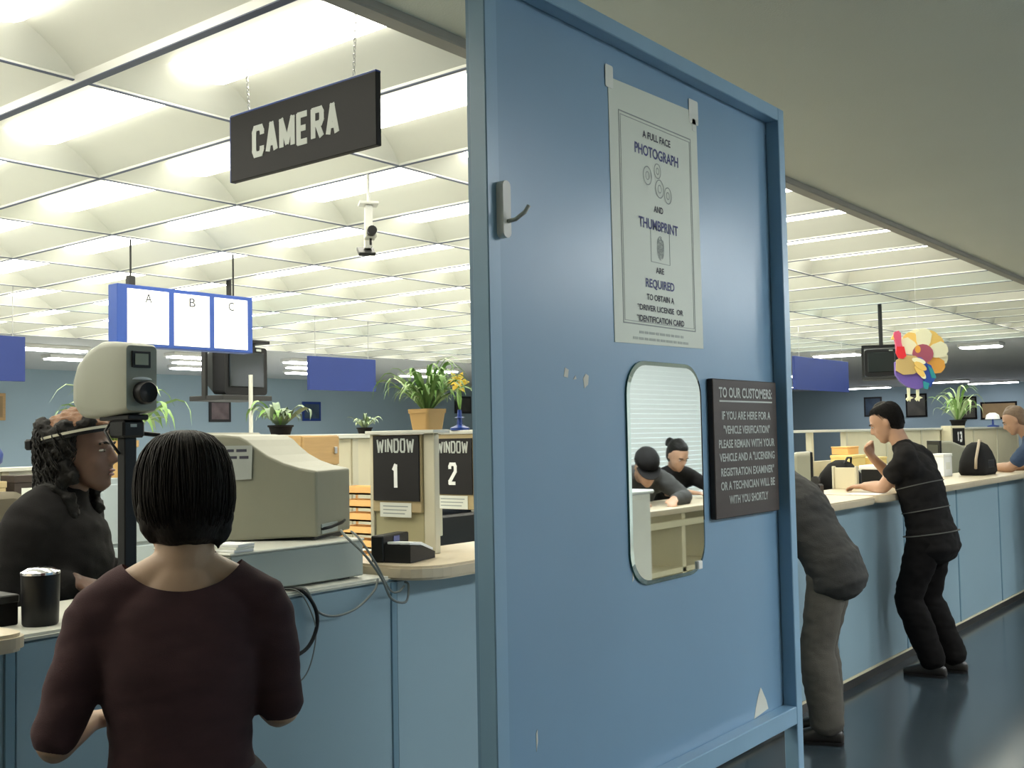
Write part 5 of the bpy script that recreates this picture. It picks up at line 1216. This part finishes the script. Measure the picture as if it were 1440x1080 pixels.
short = [(0.122, -0.018, 0.035, 0.050), (0.112, -0.018, 0.055, 0.072), (0.09, -0.020, 0.070, 0.090), (0.06, -0.030, 0.0785, 0.090), (0.02, -0.038, 0.0785, 0.082), (-0.02, -0.045, 0.074, 0.068), (-0.055, -0.045, 0.062, 0.056)]
hair_cap(mb_, hM3, hairblack, short, None, 0.007, 0.003, None, strands=500, seed=8)
# pale stripes on the polo: thin bands hugging the torso
def torso_stripe(parent, c, ax, lat, a_, b_, h_=0.003):
    ax = Vector(ax).normalized(); lat = Vector(lat); lat = (lat - ax * lat.dot(ax)).normalized(); f = ax.cross(lat); R = []
    for k in range(33):
        t = 2 * math.pi * k / 32; d = lat * a_ * math.copysign(abs(math.cos(t)) ** 0.89, math.cos(t)) + f * b_ * math.copysign(abs(math.sin(t)) ** 0.89, math.sin(t)); n_ = d.normalized()
        R.append([Vector(c) + d + n_ * q + ax * w_ for q, w_ in ((-0.012, -h_), (0.003, -h_), (0.003, h_), (-0.012, h_))])
    MB().rings(R).build('stripe', stripe_m, parent)
torso_stripe(ms_, (-2.222, 7.12, 1.055), (-0.2, 0, 1), (0, 1, 0), 0.184, 0.141)
torso_stripe(ms_, (-2.192, 7.12, 0.905), (-0.15, 0, 1), (0, 1, 0), 0.203, 0.166)
torso_stripe(ms_, (-2.255, 7.12, 1.215), (-0.25, 0, 1), (0, 1, 0), 0.193, 0.142)

# ---- man in charcoal jacket bent over the counter beside the screen
hM4 = head_matrix((-2.72, 5.26, 1.50), (-0.75, -0.1, -0.65))
JJ = dict(pelvis=(-2.155, 5.36, 0.91), chest=(-2.33, 5.36, 1.17), neck=(-2.53, 5.33, 1.36), shL=(-2.46, 5.15, 1.30), shR=(-2.46, 5.54, 1.30),
          elL=(-2.56, 5.08, 1.235), elR=(-2.60, 5.60, 1.235), wrL=(-2.78, 5.16, 1.225), wrR=(-2.80, 5.48, 1.225),
          hipL=(-2.145, 5.285, 0.85), hipR=(-2.18, 5.44, 0.85), knL=(-2.205, 5.25, 0.48), knR=(-2.27, 5.46, 0.48), anL=(-2.17, 5.27, 0.09), anR=(-2.25, 5.47, 0.09), toe=(-0.95, -0.30, 0))
jb_, js_ = figure('person', 'man in charcoal jacket and grey trousers bent over the counter beside the blue screen', JJ, (skin_c, greyjacket, greypants, leather),
    dict(hip=0.172, hipd=0.118, waist=0.165, waistd=0.118, chest=0.185, chestd=0.135, neck=0.06, arm=0.060, thigh=0.088, knee=0.070, ankle=0.058), vox=0.011, sleeve=1.9, coat_len=0.12,
    seed=12.0, headM=hM4, loose=1.4, collar=True,
    hands=[(0, (-0.9, 0.3, -0.05), (0, 0, 1), 1, 0.3), (1, (-0.9, -0.3, -0.05), (0, 0, 1), -1, 0.3)])
hair_cap(jb_, hM4, hairdark, short, None, 0.009, 0.002, None)

# ---- man in navy shirt leaning on the long worktop
hM5 = head_matrix((-2.50, 10.70, 1.64), (-0.85, -0.15, -0.45))
JB = dict(pelvis=(-2.17, 10.80, 0.93), chest=(-2.27, 10.80, 1.24), neck=(-2.39, 10.78, 1.46), shL=(-2.34, 10.59, 1.40), shR=(-2.34, 10.99, 1.40),
          elL=(-2.52, 10.57, 1.208), elR=(-2.52, 11.03, 1.208), wrL=(-2.74, 10.65, 1.208), wrR=(-2.74, 10.90, 1.208),
          hipL=(-2.18, 10.70, 0.90), hipR=(-2.18, 10.90, 0.90), knL=(-2.24, 10.70, 0.49), knR=(-2.20, 10.90, 0.49), anL=(-2.15, 10.72, 0.09), anR=(-2.10, 10.91, 0.09), toe=(-1, 0, 0))
bb_, bs_ = figure('person', 'man in a navy short-sleeved shirt leaning on the long worktop', JB, (skin_c, bluepolo, blackpants, leather),
    dict(hip=0.165, hipd=0.125, waist=0.165, waistd=0.125, chest=0.185, chestd=0.13, neck=0.06, arm=0.060, thigh=0.092, knee=0.066, ankle=0.050), vox=0.012, sleeve=0.75, coat_len=0.10,
    seed=15.0, headM=hM5, loose=1.5,
    hands=[(0, (-0.95, 0.2, 0), (0, 0, 1), 1, 0.3), (1, (-0.95, -0.2, 0), (0, 0, 1), -1, 0.3)])
hair_cap(bb_, hM5, hairbrown, short, None, 0.009, 0.002, None)

# ---- two people at the writing desk (seen in the mirror)
hM6 = head_matrix((1.55, 6.62, 1.335), (-0.55, -0.60, -0.58))
JX = dict(pelvis=(2.06, 7.12, 0.93), chest=(1.88, 6.94, 1.17), neck=(1.69, 6.76, 1.28), shL=(1.88, 6.66, 1.24), shR=(1.62, 6.94, 1.24),
          elL=(1.74, 6.50, 1.115), elR=(1.40, 6.90, 1.115), wrL=(1.55, 6.46, 1.112), wrR=(1.36, 6.66, 1.112),
          hipL=(2.13, 7.05, 0.89), hipR=(1.99, 7.19, 0.89), knL=(2.08, 7.02, 0.48), knR=(1.96, 7.16, 0.48), anL=(2.16, 7.08, 0.09), anR=(2.04, 7.22, 0.09), toe=(-0.7, -0.7, 0))
xb_, xs_ = figure('person', 'person in dark jacket and cap writing at the standing desk', JX, (skin_c, greyjacket, blackpants, leather),
    dict(hip=0.165, hipd=0.125, waist=0.16, waistd=0.12, chest=0.18, chestd=0.13, neck=0.058, arm=0.056, thigh=0.09, knee=0.066, ankle=0.050), vox=0.012, sleeve=1.9, coat_len=0.08, seed=18.0, headM=hM6, loose=1.4,
    hands=[(0, (-0.7, -0.2, -0.05), (0, 0, 1), 1, 0.4), (1, (-0.4, -0.8, -0.05), (0, 0, 1), -1, 0.4)])
hair_cap(xb_, hM6, hairblack, short, None, 0.010, 0.001, None)
cap = empty('baseball_cap', (0, 0, 0), 'black cap on the person writing at the standing desk', 'cap')
MB().rings([[hM6 @ V(math.cos(2 * math.pi * k / 24) * a_, -0.012 + math.sin(2 * math.pi * k / 24) * b_, z_) for k in range(24)] for z_, a_, b_ in ((0.055, 0.091, 0.118), (0.09, 0.088, 0.112), (0.125, 0.068, 0.086), (0.142, 0.03, 0.04))]).build('crown', blackcloth, cap, True)
MB().prism([(0.085 * math.cos(math.radians(t)), 0.05 + 0.125 * math.sin(math.radians(t))) for t in range(0, 181, 12)], 0.006, hM6 @ Matrix.Translation((0, 0.0, 0.052)) @ Matrix.Rotation(-0.15, 4, 'X')).build('visor', blackcloth, cap)
hM7 = head_matrix((1.86, 7.62, 1.40), (-0.75, -0.35, -0.5))
JZ = dict(pelvis=(2.16, 7.84, 0.93), chest=(2.06, 7.78, 1.16), neck=(1.94, 7.70, 1.27), shL=(2.02, 7.56, 1.22), shR=(1.88, 7.88, 1.22),
          elL=(1.88, 7.46, 1.115), elR=(1.70, 7.90, 1.115), wrL=(1.68, 7.50, 1.112), wrR=(1.62, 7.74, 1.112),
          hipL=(2.20, 7.76, 0.89), hipR=(2.12, 7.92, 0.89), knL=(2.16, 7.74, 0.48), knR=(2.09, 7.90, 0.48), anL=(2.24, 7.78, 0.09), anR=(2.16, 7.94, 0.09), toe=(-0.9, -0.4, 0))
zb_, zs_ = figure('person', 'person with tied-back dark hair standing at the writing desk beside the capped one', JZ, (skin_c, blackcloth, denimdark, leather),
    dict(hip=0.16, hipd=0.12, waist=0.13, waistd=0.10, chest=0.15, chestd=0.11, neck=0.052, arm=0.046, thigh=0.085, knee=0.06, ankle=0.045), vox=0.012, sleeve=1.0, coat_len=0.05, seed=21.0, headM=hM7, hs=0.95, loose=1.2,
    hands=[(0, (-0.9, 0.1, -0.05), (0, 0, 1), 1, 0.4), (1, (-0.7, -0.5, -0.05), (0, 0, 1), -1, 0.4)])
hair_cap(zb_, hM7, hairblack, short, None, 0.010, 0.002, lambda F, M: F.limb([M @ V(0, -0.10, 0.03), M @ V(0, -0.15, 0.05), M @ V(0, -0.17, 0.0)], [0.03, 0.035, 0.02]))
